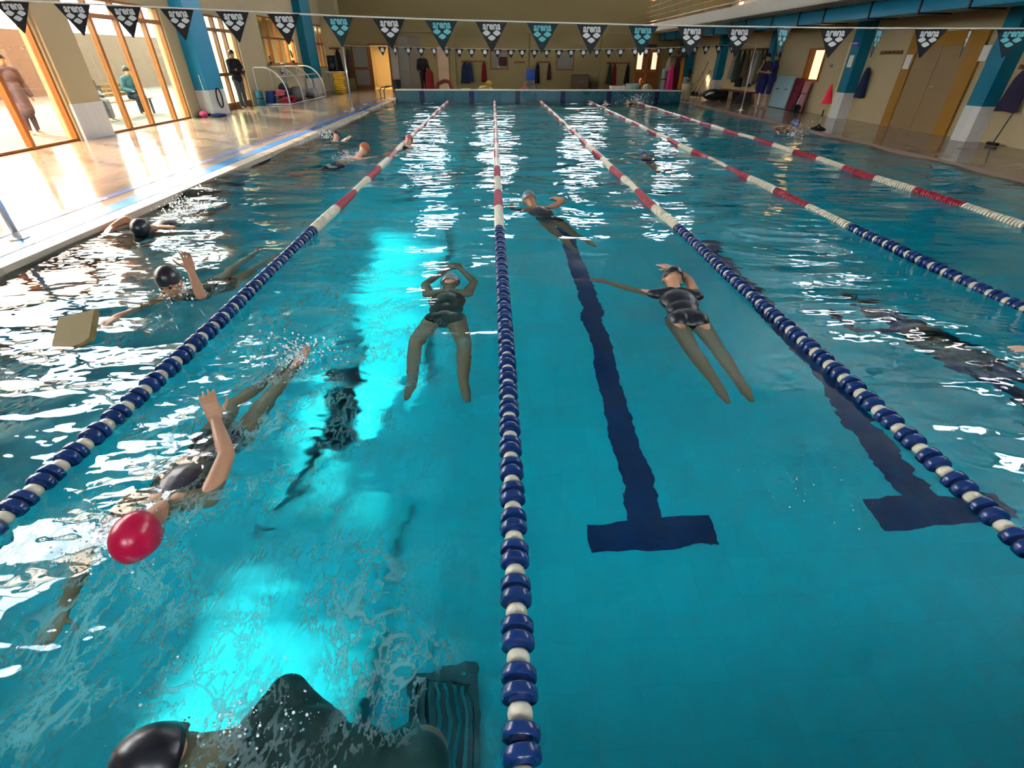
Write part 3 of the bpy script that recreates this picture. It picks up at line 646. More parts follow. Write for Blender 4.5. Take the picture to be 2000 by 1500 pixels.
    def eyes(s, root):
        k = s.k; M = Mx(s.hr, s.hf, s.hu)
        for sd in (-1, 1): MB().ell(s.head + s.hr * 0.033 * sd * k + s.hf * 0.083 * k + s.hu * 0.006 * k, (0.013 * k, 0.008 * k, 0.008 * k), M, 10, 6).build('eye', BLACK, root, True)
    def garment(s, root, name, m, voxel, kinds, g=0.010):
        mb = MB(); mb.o = root_loc(root)
        for kd, v in kinds.items():
            if kd == 'torso': s.torso(mb, g)
            if kd == 'top': s.torso(mb, g, low=False)
            if kd == 'shoulders': s.shoulders(mb, g)
            if kd == 'sleeve':
                for n in 'LR': s.limb_arm(mb, n, g, min(v, 1.0), True, v > 1)
            if kd == 'hips': mb.ell(s.pel + s.u * 0.03 * s.k, (0.158 * s.k * s.b + g, 0.112 * s.k * s.b + g, 0.14 * s.k), Mx(s.r, s.f, s.u))
            if kd == 'legs':
                for n in 'LR': s.limb_leg(mb, n, g, min(v, 1.0), max(0, v - 1), False)
            if kd == 'skirt':
                L = v; d = -s.u
                mb.capsule(s.pel + s.u * 0.1, 0.125 * s.k + g, s.pel + d * L, 0.17 * s.k + g, 16)
            if kd == 'straps':
                for n in 'LR': mb.capsule(s.chest + s.r * (0.075 if n == 'R' else -0.075) * s.k - s.u * 0.12 * s.k + s.f * 0.07 * s.k, 0.02, s.chest + s.r * (0.075 if n == 'R' else -0.075) * s.k + s.u * 0.045 * s.k, 0.035, 8)
        return fuse(name, mb, voxel, m, root, 3, 0.4)

CAPRED = mat('cap_crimson', (0.55, 0.004, 0.06), 0.28, 0.12, 12, spec=0.5)
CAPBLK = mat('cap_black', (0.012, 0.013, 0.02), 0.3, 0.2, 12, spec=0.5)
CAPGRY = mat('cap_grey', (0.16, 0.20, 0.21), 0.35, 0.2, 12, spec=0.5)
CAPBLU = mat('cap_blue', (0.02, 0.06, 0.28), 0.3, 0.15, 12, spec=0.5)
CAPPNK = mat('cap_pink', (0.62, 0.13, 0.17), 0.35, 0.15, 12, spec=0.5)
SUITG = mat('suit_charcoal', (0.035, 0.032, 0.045), 0.35, 0.25, 10, spec=0.5)
SUITB = mat('suit_black', (0.006, 0.010, 0.018), 0.4, 0.3, 10, spec=0.5)
SUITD = mat('suit_dark_green', (0.008, 0.035, 0.030), 0.45, 0.3, 10, spec=0.4)
SUITN = mat('suit_navy', (0.008, 0.016, 0.10), 0.5, 0.2, 10)
HAIR = mat('dark_hair', (0.012, 0.008, 0.006), 0.5, 0.3, 40)
HAIRR = mat('reddish_hair', (0.42, 0.13, 0.05), 0.5, 0.2, 40)
LENS = mat('goggle_lens', (0.05, 0.06, 0.07), 0.1, 0.2, 20, spec=0.7)
STRAP = mat('goggle_strap', (0.6, 0.62, 0.60), 0.4, 0.1, 20)
SG = 'swimmers in the pool'
UP = Vector((0, 0, 1))

# 1 crimson cap, swimming towards the viewer
p = empty('person', (-1.43, 1.7, 0.0), 'swimmer in a crimson cap and charcoal suit crawling towards the viewer', 'person', SG)
g = Fig((-1.46, 1.98, -0.14), (-1.455, 1.55, -0.045), (-1.42, 1.30, 0.04), (0, 0, -1), (0.06, -0.72, -0.68), k=0.92)
g.setarm('L', (-1.27, 1.74, 0.07), (-1.38, 1.915, 0.145), (-0.25, 0.45, 0.85), (-0.5, 0.6, -0.4), 0.35)
g.setarm('R', (-1.66, 1.32, -0.10), (-1.62, 1.07, -0.17), (0.05, -0.98, -0.2), (0, 0, -1), 0.1)
g.setleg('R', (-1.55, 2.33, -0.14), (-1.42, 2.66, -0.14), (-1.36, 2.82, -0.12)); g.setleg('L', (-1.36, 2.36, -0.12), (-1.28, 2.66, -0.03), (-1.24, 2.80, 0.03))
g.body(p, SKIN, 0.0065); g.garment(p, 'swimsuit', SUITG, 0.009, {'torso': 1, 'straps': 1}, 0.006); g.cap(p, CAPRED, grow=0.012); g.eyes(p)

# 2 black cap, arm lifted, with kickboard
p = empty('person', (-2.6, 3.9, 0.0), 'swimmer in a black cap facing the viewer with one bent arm raised', 'person', SG)
g = Fig((-2.52, 4.26, -0.36), (-2.59, 3.85, -0.12), (-2.61, 3.76, 0.115), (0.05, -0.6, -0.7), (0.05, -0.97, -0.05))
g.setarm('L', (-2.37, 3.70, 0.02), (-2.385, 3.72, 0.22), (0.0, 0.1, 1), (0, -1, 0.2), 0.3)
g.setarm('R', (-2.78, 3.62, -0.06), (-2.84, 3.38, -0.01), (-0.15, -0.95, 0.0), (0, 0, -1), 0.2)
g.setleg('R', (-2.6, 4.78, -0.40), (-2.56, 5.16, -0.42), (-2.56, 5.32, -0.4)); g.setleg('L', (-2.42, 4.76, -0.46), (-2.38, 5.14, -0.56), (-2.38, 5.3, -0.56))
g.body(p, SKIN, 0.008); g.garment(p, 'swimsuit', SUITB, 0.011, {'torso': 1, 'shoulders': 1}, 0.007); g.cap(p, CAPBLK, grow=0.009); g.eyes(p)
KB = mat('kickboard_foam', (0.27, 0.20, 0.085), 0.7, 0.08, 20)
kb = empty('kickboard', (-2.90, 3.16, 0.03), 'beige foam kickboard tilted out of the water before the black capped swimmer', 'kickboard')
R = Matrix.Rotation(0.28, 3, 'Z') @ Matrix.Rotation(0.42, 3, 'X') @ Matrix.Rotation(-0.16, 3, 'Y')
poly = [(-0.125, -0.16), (0.125, -0.16), (0.125, 0.11), (0.08, 0.15), (0.0, 0.165), (-0.08, 0.15), (-0.125, 0.11)]
mb = MB().prism(poly, -0.018, 0.018, (Vector((-2.93, 3.10, 0.015)), R @ Vector((1, 0, 0)), R @ Vector((0, -1, 0)), R @ Vector((0, 0, 1)))); mb.build('board', KB, kb)
mb = MB().prism([(x * 0.93, y * 0.93) for x, y in poly], -0.023, 0.023, (Vector((-2.93, 3.10, 0.015)), R @ Vector((1, 0, 0)), R @ Vector((0, -1, 0)), R @ Vector((0, 0, 1)))); mb.build('face_layer', KB, kb)

def prone(label, x, y, heading, k, skin, capm, suit, hz=0.04, reach=1.0, voxel=0.014, fine=False, bare=False, group=SG, roll=0.0, recov=False, sink=0.0):
    d = Vector((math.cos(heading), math.sin(heading), 0)); sd = Vector((d.y, -d.x, 0))
    def P(a, b, z): return Vector((x, y, 0)) + d * a * k + sd * b * k + UP * (z + sink * min(0.0, max(a, -1.0)))
    r = empty('person', (x, y, 0), label, 'person', group)
    g = Fig(P(-0.72, 0, hz - 0.10), P(-0.25, 0, hz - 0.06), P(0, 0, hz), (0, 0, -1), d * 0.6 - UP * 0.7, k)
    if recov: g.setarm('R', P(-0.28, 0.36, hz + 0.06), P(-0.05, 0.36, hz + 0.02), tuple(d - UP * 0.3), (0, 0, -1))
    else: g.setarm('R', P(0.05, 0.2, hz - 0.14), P(0.30, 0.17, hz - 0.16))
    g.setarm('L', P(-0.02, -0.24, hz - 0.2), P(0.22, -0.16, hz - 0.24))
    g.setleg('R', P(-1.14, 0.10, hz - 0.18), P(-1.52, 0.10, hz - 0.16), P(-1.68, 0.1, hz - 0.14)); g.setleg('L', P(-1.14, -0.10, hz - 0.20), P(-1.50, -0.10, hz - 0.28), P(-1.66, -0.1, hz - 0.28))
    g.body(r, skin, voxel, fine)
    if not bare: g.garment(r, 'swimsuit', suit, voxel, {'torso': 1}, 0.008)
    else: g.garment(r, 'swim_trunks', suit, voxel, {'hips': 1, 'legs': 0.4}, 0.008)
    if capm is not None: g.cap(r, capm, 'swim_cap' if capm not in (HAIR, HAIRR) else 'hair', grow=0.012)
    return g
# 3 at the left edge of the pool
prone('dark capped swimmer close to the blue striped pool edge', -3.88, 5.50, -1.62, 1.0, SKIND, CAPBLK, SUITG, 0.03, voxel=0.011, fine=True, recov=True, sink=0.1)
# 4 gliding away, arms joined overhead
p = empty('person', (-0.42, 3.5, -0.1), 'swimmer gliding away left of the middle rope with arms joined overhead', 'person', SG)
g = Fig((-0.40, 3.36, -0.10), (-0.41, 3.80, -0.08), (-0.405, 4.02, -0.055), (0, 0, -1), (0, 0.75, -0.65), k=0.98)
g.setarm('L', (-0.63, 4.06, -0.10), (-0.46, 4.34, -0.07), (0.3, 0.95, 0.0), (0, 0, -1), 0.15); g.setarm('R', (-0.20, 4.08, -0.09), (-0.34, 4.36, -0.06), (-0.3, 0.95, 0.0), (0, 0, -1), 0.15)
g.setleg('L', (-0.58, 3.02, -0.16), (-0.57, 2.70, -0.30), (-0.60, 2.58, -0.38)); g.setleg('R', (-0.24, 3.00, -0.16), (-0.23, 2.66, -0.30), (-0.20, 2.53, -0.38))
g.body(p, SKIN, 0.008); g.garment(p, 'swimsuit', SUITD, 0.010, {'torso': 1, 'straps': 1}, 0.008); g.cap(p, CAPGRY, grow=0.010); g.goggles(p, LENS, mat('goggle_strap_brown', (0.2, 0.05, 0.03), 0.4, 0.1, 20))
# 5 black suit, breaststroke to the right of the lane line
p = empty('person', (1.45, 3.4, 0.0), 'swimmer in black suit and cap right of the dark lane line, one arm sideways', 'person', SG)
g = Fig((1.43, 3.26, -0.06), (1.48, 3.70, -0.03), (1.53, 3.97, 0.01), (0, 0, -1), (0.02, 0.8, -0.6), k=1.0)
g.setarm('L', (1.17, 3.83, -0.05), (0.96, 4.02, -0.07), (-0.75, 0.5, -0.15), (0, 0, -1), 0.08); g.setarm('R', (1.68, 3.97, 0.0), (1.60, 4.22, 0.02), (-0.5, 0.85, 0.0), (0, 0, -1), 0.12)
g.setleg('L', (1.34, 2.86, -0.12), (1.38, 2.50, -0.17), (1.40, 2.36, -0.22)); g.setleg('R', (1.52, 2.88, -0.11), (1.52, 2.50, -0.15), (1.54, 2.36, -0.2))
g.body(p, SKIN, 0.008); g.garment(p, 'swimsuit', SUITB, 0.010, {'torso': 1, 'shoulders': 1, 'sleeve': 0.12}, 0.008); g.cap(p, CAPBLK, grow=0.012); g.goggles(p, LENS, STRAP)
# 6 dark figure at the bottom picture edge
p = empty('person', (-0.8, 0.5, 0.0), 'dark clad swimmer turning at the near wall, cut by the bottom picture edge', 'person', SG)
g = Fig((-0.30, 0.52, -0.20), (-0.72, 0.60, -0.14), (-0.94, 0.57, -0.01), (-0.1, 0.2, -0.97), (-0.7, 0.3, -0.6), k=0.96)
g.setarm('R', (-0.52, 0.66, -0.26), (-0.36, 0.50, -0.36), (0.6, -0.7, -0.3), (0, 0, -1), 0.15); g.setarm('L', (-1.02, 0.38, -0.08), (-1.22, 0.44, -0.06), (-0.9, 0.25, 0.0), (0, 0, -1), 0.15)
g.setleg('R', (-0.42, 0.24, -0.40), (-0.34, -0.12, -0.46), (-0.33, -0.27, -0.46)); g.setleg('L', (-0.54, 0.26, -0.40), (-0.52, -0.10, -0.46), (-0.52, -0.25, -0.46))
g.body(p, SKIN, 0.007); g.garment(p, 'rash_top', SUITD, 0.009, {'torso': 1, 'shoulders': 1, 'sleeve': 1.0}, 0.009); g.cap(p, CAPBLK, grow=0.012)
# 7 swimmer entering at the right picture edge, only the forearms in view
p = empty('person', (3.9, 2.6, 0.0), 'swimmer mostly beyond the right picture edge, only pale forearms showing', 'person', SG)
g = Fig((3.98, 1.55, -0.12), (3.86, 2.05, -0.06), (3.82, 2.30, 0.03), (0, 0, -1), (-0.4, 0.7, -0.4), k=0.95)
g.setarm('L', (3.60, 2.30, 0.0), (3.38, 2.44, 0.035), (-0.95, 0.2, 0.0), (0, 0, -1), 0.15); g.setarm('R', (3.74, 2.56, 0.03), (3.48, 2.64, 0.05), (-0.97, 0.10, 0.0), (0, 0, -1), 0.15)
g.setleg('R', (4.14, 1.15, -0.2), (4.1, 0.8, -0.25), (4.1, 0.65, -0.3)); g.setleg('L', (3.98, 1.15, -0.2), (3.96, 0.8, -0.25), (3.96, 0.65, -0.3))
g.body(p, SKINP, 0.008); g.garment(p, 'swimsuit', SUITB, 0.012, {'torso': 1}, 0.008); g.cap(p, CAPBLK, grow=0.012)
# 8 fully submerged dark swimmer
g = prone('submerged swimmer in navy, a dark shape between the two right blue ropes', 3.30, 3.70, 1.9, 1.0, SUITN, CAPBLK, SUITB, -0.55, voxel=0.012, fine=True)
# far swimmers
prone('far swimmer with dark head splashing near the left pool edge', -3.75, 13.0, 1.45, 0.95, SKINP, CAPBLK, SUITB, 0.05, recov=True, sink=0.3)
prone('far bare shouldered swimmer with reddish hair left of the leftmost rope', -2.52, 10.4, 0.9, 1.0, SKINP, HAIRR, SUITN, 0.13, bare=True, sink=0.42)
prone('far swimmer in a pink cap beside the leftmost rope', -1.88, 11.9, 1.3, 0.95, SKINP, CAPPNK, SUITB, 0.10, sink=0.3)
prone('dark blurred swimmer right of the middle rope in its red and white part', 0.45, 6.75, 1.9, 1.0, SKIND, CAPGRY, SUITG, 0.03, fine=True, recov=True, sink=0.12)
prone('far swimmer in a blue cap between the third and fourth ropes', 2.95, 10.4, 1.6, 0.95, SKIN, CAPBLU, SUITN, -0.02)
prone('swimmer in a blue cap with raised shoulders in the rightmost lane', 7.75, 13.9, -1.2, 1.0, SKIND, CAPBLU, SUITN, 0.22, bare=True, recov=True, sink=0.55)
prone('distant dark headed swimmer at the far bulkhead', 4.6, 23.0, 1.6, 0.95, SKIN, CAPBLK, SUITB, 0.06)
prone('distant dark headed swimmer beside the rightmost rope at the bulkhead', 5.75, 23.9, 1.5, 0.95, SKIN, CAPBLK, SUITB, 0.06, recov=True)

# ------------------------------------------------------------------ pennant lines
PEN = mat('pennant_black', (0.0035, 0.0035, 0.0045), 0.6, 0.2, 10)
PENT = mat('pennant_teal', (0.0, 0.013, 0.017), 0.6, 0.2, 10)
INK = mat('pennant_white_print', (0.60, 0.60, 0.58), 0.6, 0.03, 10)
INKT = mat('pennant_aqua_print', (0.14, 0.46, 0.50), 0.6, 0.03, 10)
CORD = mat('white_cord', (0.72, 0.70, 0.62), 0.6, 0.05, 10)
def text_mesh(txt, width, m, bold=0.02, ext=0.004):
    cu = bpy.data.curves.new('txt', 'FONT'); cu.body = txt; cu.align_x = 'CENTER'; cu.align_y = 'CENTER'; cu.offset = bold; cu.extrude = ext; cu.resolution_u = 3
    o = bpy.data.objects.new('txt', cu); COL.objects.link(o); dg = bpy.context.evaluated_depsgraph_get()
    me = bpy.data.meshes.new_from_object(o.evaluated_get(dg), depsgraph=dg); bpy.data.objects.remove(o); bpy.data.curves.remove(cu)
    xs_ = [v.co.x for v in me.vertices]; sc = width / (max(xs_) - min(xs_)); cx = (max(xs_) + min(xs_)) / 2
    zz = [v.co.y for v in me.vertices]; cy = (max(zz) + min(zz)) / 2
    for v in me.vertices: v.co = Vector(((v.co.x - cx) * sc, (v.co.z) * 1.0 - 0.0, (v.co.y - cy) * sc * 1.15))   # text in the xz plane, facing -y
    me.materials.clear(); me.materials.append(m); me.update(); return me
def rdiamond(cx, cy, hx, hy, sk=0.0):
    pts = []
    for a in ((1, 0), (0, 1), (-1, 0), (0, -1)):
        for q in (-0.18, 0.18):
            t = math.atan2(a[1], a[0]) + q * 1.2; pts.append((cx + (a[0] * 0.86 + (-a[1]) * q) * hx + sk * (a[1] * 0.86 + a[0] * q), cy + (a[1] * 0.86 + a[0] * q) * hy))
    return pts
FR = lambda o=Vector((0, 0, 0)): (o, Vector((1, 0, 0)), Vector((0, 0, 1)), Vector((0, 1, 0)))
WPEN, HPEN = 0.265, 0.205
def pen_meshes(pm, ink, sc=1.0, tag_=''):
    w, h = WPEN * sc, HPEN * sc
    f = MB().prism([(-w / 2, 0), (-0.004, -h), (0.004, -h), (w / 2, 0)], -0.0015, 0.0015, FR()).mesh('pennant' + tag_, pm)
    t = text_mesh('arena', w * 0.56, ink, 0.03, 0.0035)
    for v in t.vertices: v.co.z -= h * 0.17; 
    mb = MB()
    for cx, cy in ((-0.26, -0.37), (0.26, -0.37), (0.0, -0.53)):
        mb.prism(rdiamond(cx * w * 0.62, cy * h, w * 0.135, h * 0.105, 0.0), -0.0035, 0.0035, FR())
    return f, t, mb.mesh('logo' + tag_, ink)
PM = {'b': pen_meshes(PEN, INK), 't': pen_meshes(PENT, INKT, tag_='_teal')}
def pennant_line(label, Y, pts, flags, sc=1.0, small=False, ends=None):
    P = [AY(x, y, Y) for x, y in pts]
    if ends: P = [Vector(ends[0])] + P + [Vector(ends[1])]
    root = empty('pennant_line', (P[0].x, Y, P[0].z), label, 'pennants')
    MB().tube(P, 0.006 if not small else 0.005, 6).build('cord', CORD, root, True)
    base = Vector(root.location)
    for fl in flags:
        x, kind, yaw, wsc = fl
        # height of the cord at this pixel column
        ys_ = np.interp(x, [q[0] for q in pts], [q[1] for q in pts]); c = AY(x, ys_, Y)
        f, t, l = PM[kind] if not small else PMS
        o = link_mesh('pennant', f, root); o.location = c - base - Vector((0, 0, 0.004)); o.rotation_euler = (random.uniform(-0.06, 0.06), 0, yaw); o.scale = (wsc, 1, 1)
        if t is not None: link_mesh('lettering', t, o)
        link_mesh('logo', l, o)
near_pts = [(-150, -12), (20, 1), (240, 11), (453, 21), (660, 31), (862, 38.5), (1060, 44), (1257, 49), (1447, 52), (1635, 54.5), (1820, 55.5), (1990, 56), (2100, 56)]
NF = [(20, 'b', 0.1, 1), (140, 'b', 0.1, 1), (240, 'b', 0.05, 1), (345, 'b', 0.0, 1), (453, 'b', 0.0, 1), (553, 'b', -0.05, 1), (660, 't', 0.2, 0.9), (759, 'b', 0.0, 1), (862, 't', 0.0, 1), (960, 'b', 0.0, 1), (1060, 't', 0.05, 1), (1157, 'b', 0.0, 1), (1257, 't', 0.15, 1), (1354, 'b', 0.0, 1), (1447, 'b', 0.05, 1), (1532, 't', 0.7, 1), (1635, 'b', -0.2, 1), (1720, 't', 0.75, 1), (1820, 'b', -0.15, 1), (1897, 'b', 0.8, 1), (1985, 't', -0.4, 1)]
pennant_line('near line of black and teal pennants printed arena, strung across the picture top', 5.0, near_pts, NF, ends=((AZ(36, 466, DZ).x, AZ(36, 466, DZ).y, 1.99), (8.85, 5.0, 1.9)))
PMS_f = MB().prism([(-0.15, 0), (-0.004, -0.25), (0.004, -0.25), (0.15, 0)], -0.0015, 0.0015, FR()).mesh('pennant_small', PEN)
mb = MB()
for k in range(1): mb.prism([(0.062 * math.cos(a), -0.085 + 0.062 * math.sin(a)) for a in np.linspace(0, 2 * math.pi, 13)[:-1]], -0.0035, 0.0035, FR())
PMS = (PMS_f, None, mb.mesh('logo_small', INK))
far_pts = [(690, 90), (740, 91), (900, 95), (1000, 96.5), (1100, 97), (1250, 95), (1360, 91), (1460, 86)]
FX = [746, 771, 797, 822, 847, 872, 897, 921, 947, 972, 998, 1020, 1044, 1068, 1092, 1116, 1140, 1166, 1190, 1213, 1241, 1263, 1287, 1311, 1336, 1358, 1380, 1405, 1432]
pennant_line('far line of small black pennants before the end wall', 20.0, far_pts, [(x, 'b', random.uniform(-0.9, 0.9) if i % 3 == 1 else random.uniform(-0.25, 0.25), 1) for i, x in enumerate(FX)], small=True, ends=((-5.05, 20.0, 1.95), (9.0, 20.0, 1.97)))
def flag_post(x, y, h, label, r=0.022):
    p = empty('flag_post', (x, y, DZ), label, 'post')
    MB().tube([(x, y, DZ + 0.02), (x, y, h)], r, 12).build('pole', GREYM, p, True)
    MB().lathe([(0.09, 0), (0.09, 0.015), (0.035, 0.02), (0.03, 0.07)], (x, y, DZ), seg=16).build('foot', GREYM, p, 40)
    MB().ell((x, y, h), (r * 1.3,) * 3).build('cap', WHITE, p, True)
_p = AZ(36, 466, DZ)
flag_post(_p.x, _p.y, 2.0, 'grey metal pennant post on the blue stripe at the left picture edge', 0.028)
flag_post(8.85, 5.0, 1.92, 'grey metal pennant post beyond the right picture edge', 0.028)
flag_post(-5.05, 20.0, 2.0, 'thin white pennant post on the far left deck')
flag_post(9.0, 20.0, 2.0, 'thin white pennant post before the hanging dark robes')

# ------------------------------------------------------------------ small builders
def V(*a): return Vector(a)
CL = {}
def cloth(name, col, var=0.15): return mat('cloth_' + name, col, 0.85, var, 12, bump=0.15)
def robe(label, top, w, h, d, along, m, cat='robe', group=None, name='hanging_robe', folds=5, taper=0.45, seed=0):
    """a garment on a hook: gathered at the top, folded and wide at the hem"""
    r = empty(name, (top[0], top[1], top[2] - h), label, cat, group)
    rr = random.Random(seed + int(top[0] * 100)); a = Vector(along).normalized(); n = Vector((-a.y, a.x, 0)); t = Vector(top)
    vs, fs = [], []; seg, rows = 36, 16; ph = rr.uniform(0, 6); ph2 = rr.uniform(0, 6)
    for i in range(rows + 1):
        q = i / rows; ww = w * (taper * (0.35 + 0.65 * min(1, q * 5)) + (1 - taper) * q ** 0.8) / 2; dd = d * (0.45 + 0.55 * q ** 0.6) / 2
        for j in range(seg):
            th = 2 * math.pi * j / seg; f = 1 + (0.10 + 0.16 * q) * math.sin(folds * th + ph + 1.2 * q) + 0.06 * math.sin(2 * th + ph2)
            sgn = lambda c: math.copysign(abs(c) ** 0.75, c)
            vs.append(t + a * (ww * sgn(math.cos(th)) * (0.92 + 0.08 * f)) + n * (dd * math.sin(th) * f) - UP * (h * q - 0.03 * w * math.sin(3 * th + ph) * (q ** 3)))
    for i in range(rows):
        for j in range(seg): j2 = (j + 1) % seg; fs.append((i * seg + j, (i + 1) * seg + j, (i + 1) * seg + j2, i * seg + j2))
    fs += [tuple(range(seg)), tuple(rows * seg + j for j in range(seg))[::-1]]
    MB().add(vs, fs).build('cloth', m, r, True)
    MB().tube([t + UP * 0.05, t + UP * 0.02 + n * 0.01, t - UP * 0.03], 0.006, 6).build('hanging_loop', DARKM, r, True)
    return r
def hook_rail(label, p0, p1, out, m=WOODD, n=6):
    p0, p1 = Vector(p0), Vector(p1); a = (p1 - p0).normalized(); o = Vector(out).normalized(); c = (p0 + p1) / 2; L = (p1 - p0).length
    r = empty('hook_rail', c, label, 'hook rail')
    MB().cbox(c, (L, 0.03, 0.09), Mx(a, o, UP)).build('board', m, r)
    for k in range(n):
        q = p0 + (p1 - p0) * ((k + 0.5) / n); MB().tube([q + o * 0.01, q + o * 0.06 - UP * 0.015, q + o * 0.075 + UP * 0.02], 0.008, 6).build('hook', DARKM, r, True)
def notice_board(label, x0, x1, z0, z1, y, mframe, mface, extra=None):
    r = empty('notice_board', ((x0 + x1) / 2, y, z0), label, 'notice board')
    B((x0, y - 0.02, z0), (x1, y, z1)).build('panel', mface, r)
    t = 0.07
    for a in ((x0, x1, z0, z0 + t), (x0, x1, z1 - t, z1), (x0, x0 + t, z0 + t, z1 - t), (x1 - t, x1, z0 + t, z1 - t)): B((a[0], y - 0.045, a[2]), (a[1], y, a[3])).build('frame_bar', mframe, r)
    if extra:
        for (a, b, c, d, m) in extra: B((a, y - 0.03, c), (b, y - 0.02, d)).build('pinned_sheet', m, r)
YW = YF - 0.004
def wx(px, py=120): return AY(px, py, YW).x
def wz(py, px=960): return AY(px, py, YW).z

# ------------------------------------------------------------------ end wall and far deck
PAPER = mat('grey_paper', (0.22, 0.21, 0.17), 0.8, 0.1, 6); GREYP = mat('grey_panel', (0.26, 0.24, 0.20), 0.7, 0.08, 3)
for i, (px, w) in enumerate(((884, 0.30), (1040, 0.30), (1178, 0.35))): struct(B((wx(px) - w / 2, YF - 0.12, DZ), (wx(px) + w / 2, YF, 3.0)), 'trim_%d' % (10 + i), WALLF, label='shallow ochre pilaster on the end wall')
struct(B((wx(790), YF - 0.10, 2.75), (9.8, YF, 2.92)), 'trim_14', WALLF, label='shallow ochre ledge across the end wall')
# brown framed door left of the lit doorway
x0, x1 = wx(684, 90), wx(719, 90)
dr = empty('door_1', ((x0 + x1) / 2, YW, DZ), 'brown framed door with two grey panes left of the lit doorway', 'door', None, 'structure')
for a in ((x0, x0 + 0.1, DZ, 2.17), (x1 - 0.1, x1, DZ, 2.17)): B((a[0], YW - 0.07, a[2]), (a[1], YW, a[3])).build('stile', WOODD, dr)
for z0, z1 in ((DZ, 0.28), (1.02, 1.16), (2.07, 2.17)): B((x0 + 0.1, YW - 0.065, z0), (x1 - 0.1, YW, z1)).build('rail', WOODD, dr)
for z0, z1 in ((0.28, 1.02), (1.16, 2.07)): B((x0 + 0.1, YW - 0.03, z0), (x1 - 0.1, YW, z1)).build('pane', GREYP, dr)
MB().tube([(x1 - 0.05, YW - 0.07, 1.1), (x1 - 0.05, YW - 0.13, 1.1), (x1 - 0.16, YW - 0.13, 1.1)], 0.011, 6).build('handle', GREYM, dr, True)
# doorway lining
dl = empty('door_2', ((LIT[0] + LIT[1]) / 2, YF, DZ), 'open doorway glowing warm from the corridor lamp', 'doorway', None, 'structure')
for a in ((LIT[0] - 0.07, LIT[0], DZ, 2.24), (LIT[1], LIT[1] + 0.07, DZ, 2.24), (LIT[0], LIT[1], 2.17, 2.24)): B((a[0], YF - 0.05, a[2]), (a[1], YF + 0.3, a[3])).build('jamb', WOODD, dl)
# pale door leaves, and two flat panels toned as a dark wall recess
LEAF = mat('pale_leaf', (0.42, 0.38, 0.32), 0.6, 0.05, 2); LEAFP = mat('peach_leaf', (0.62, 0.42, 0.28), 0.6, 0.05, 2)
def leaf(n, px0, px1, z1, m, label, dep=0.05):
    a, b = wx(px0), wx(px1); d = empty('door_%d' % n, ((a + b) / 2, YW, DZ), label, 'door', None, 'structure')
    B((a, YW - dep, DZ), (b, YW, z1)).build('leaf', m, d)
    MB().tube([(b - 0.08, YW - dep, 1.05), (b - 0.08, YW - dep - 0.05, 1.05), (b - 0.2, YW - dep - 0.05, 1.05)], 0.012, 6).build('handle', GREYM, d, True)
leaf(3, 764, 778, 2.15, LEAF, 'narrow pale grey door leaf right of the lit doorway')
leaf(4, 780, 800, 2.6, GREYP, 'grey panel toned as the dark recess behind the standing person, left half')  # shade of the recess put into the colour of two flat panels
leaf(5, 801, 822, 2.6, mat('recess_taupe', (0.24, 0.19, 0.14), 0.7, 0.06, 2), 'taupe panel toned as the dark recess behind the standing person, right half')
leaf(6, 855, 876, 2.12, LEAFP, 'peach coloured door right of the standing person')
# orange door far right
a, b = wx(1240), wx(1287); z1 = 2.05
od = empty('door_7', ((a + b) / 2, YW, DZ), 'orange wooden door with glass lights at the far right corner', 'door', None, 'structure')
B((a, YW - 0.03, DZ), (b, YW, z1)).build('leaf', WOODD, od)
for q in ((a, a + 0.1, DZ, z1), (b - 0.1, b, DZ, z1), ((a + b) / 2 - 0.06, (a + b) / 2 + 0.06, DZ, z1), (a + 0.1, b - 0.1, 0.95, 1.07), (a + 0.1, b - 0.1, z1 - 0.1, z1)): B((q[0], YW - 0.055, q[2]), (q[1], YW - 0.03, q[3])).build('frame_bar', WOOD, od)
LGT = mat('lit_pane', (0.9, 0.75, 0.5), 0.4, 0.1, 2, emis=0.5)
for q in ((a + 0.12, a + 0.42, 1.1, 1.9), (b - 0.42, b - 0.14, 1.1, 1.9)): B((q[0], YW - 0.04, q[2]), (q[1], YW - 0.03, q[3])).build('pane', LGT, od)
B((a + 0.3, YW - 0.04, 2.12), (b - 0.25, YW, 2.28)).build('exit_sign_box', DARKM, od)
# notice boards and rails
notice_board('wood framed notice board with dark poster on the end wall', wx(957), wx(993), wz(136), wz(98), YW, WOODD, PAPER, [(wx(974), wx(990), wz(129), wz(111), mat('dark_poster', (0.05, 0.015, 0.012), 0.7, 0.2, 4)), (wx(973), wx(975), wz(111), wz(104), INK), (wx(973), wx(975), wz(132), wz(128), INK)])
notice_board('wood framed pale notice board right of the middle of the end wall', wx(1086), wx(1121), wz(137), wz(98), YW, WOODD, PAPER)
hook_rail('empty brown hook rail between the two notice boards', (wx(1004), YW - 0.015, wz(121.5)), (wx(1026), YW - 0.015, wz(121.5)), (0, -1, 0))
hook_rail('hook rail carrying navy and red robes left of the first notice board', (wx(900), YW - 0.015, wz(120)), (wx(948), YW - 0.015, wz(120)), (0, -1, 0), n=8)
hook_rail('short hook rail with two dark robes below the second notice board', (wx(1050), YW - 0.015, wz(121)), (wx(1074), YW - 0.015, wz(121)), (0, -1, 0), n=4)
hook_rail('hook rail with three robes left of the orange door', (wx(1185), YW - 0.015, wz(122)), (wx(1231), YW - 0.015, wz(122)), (0, -1, 0), n=8)
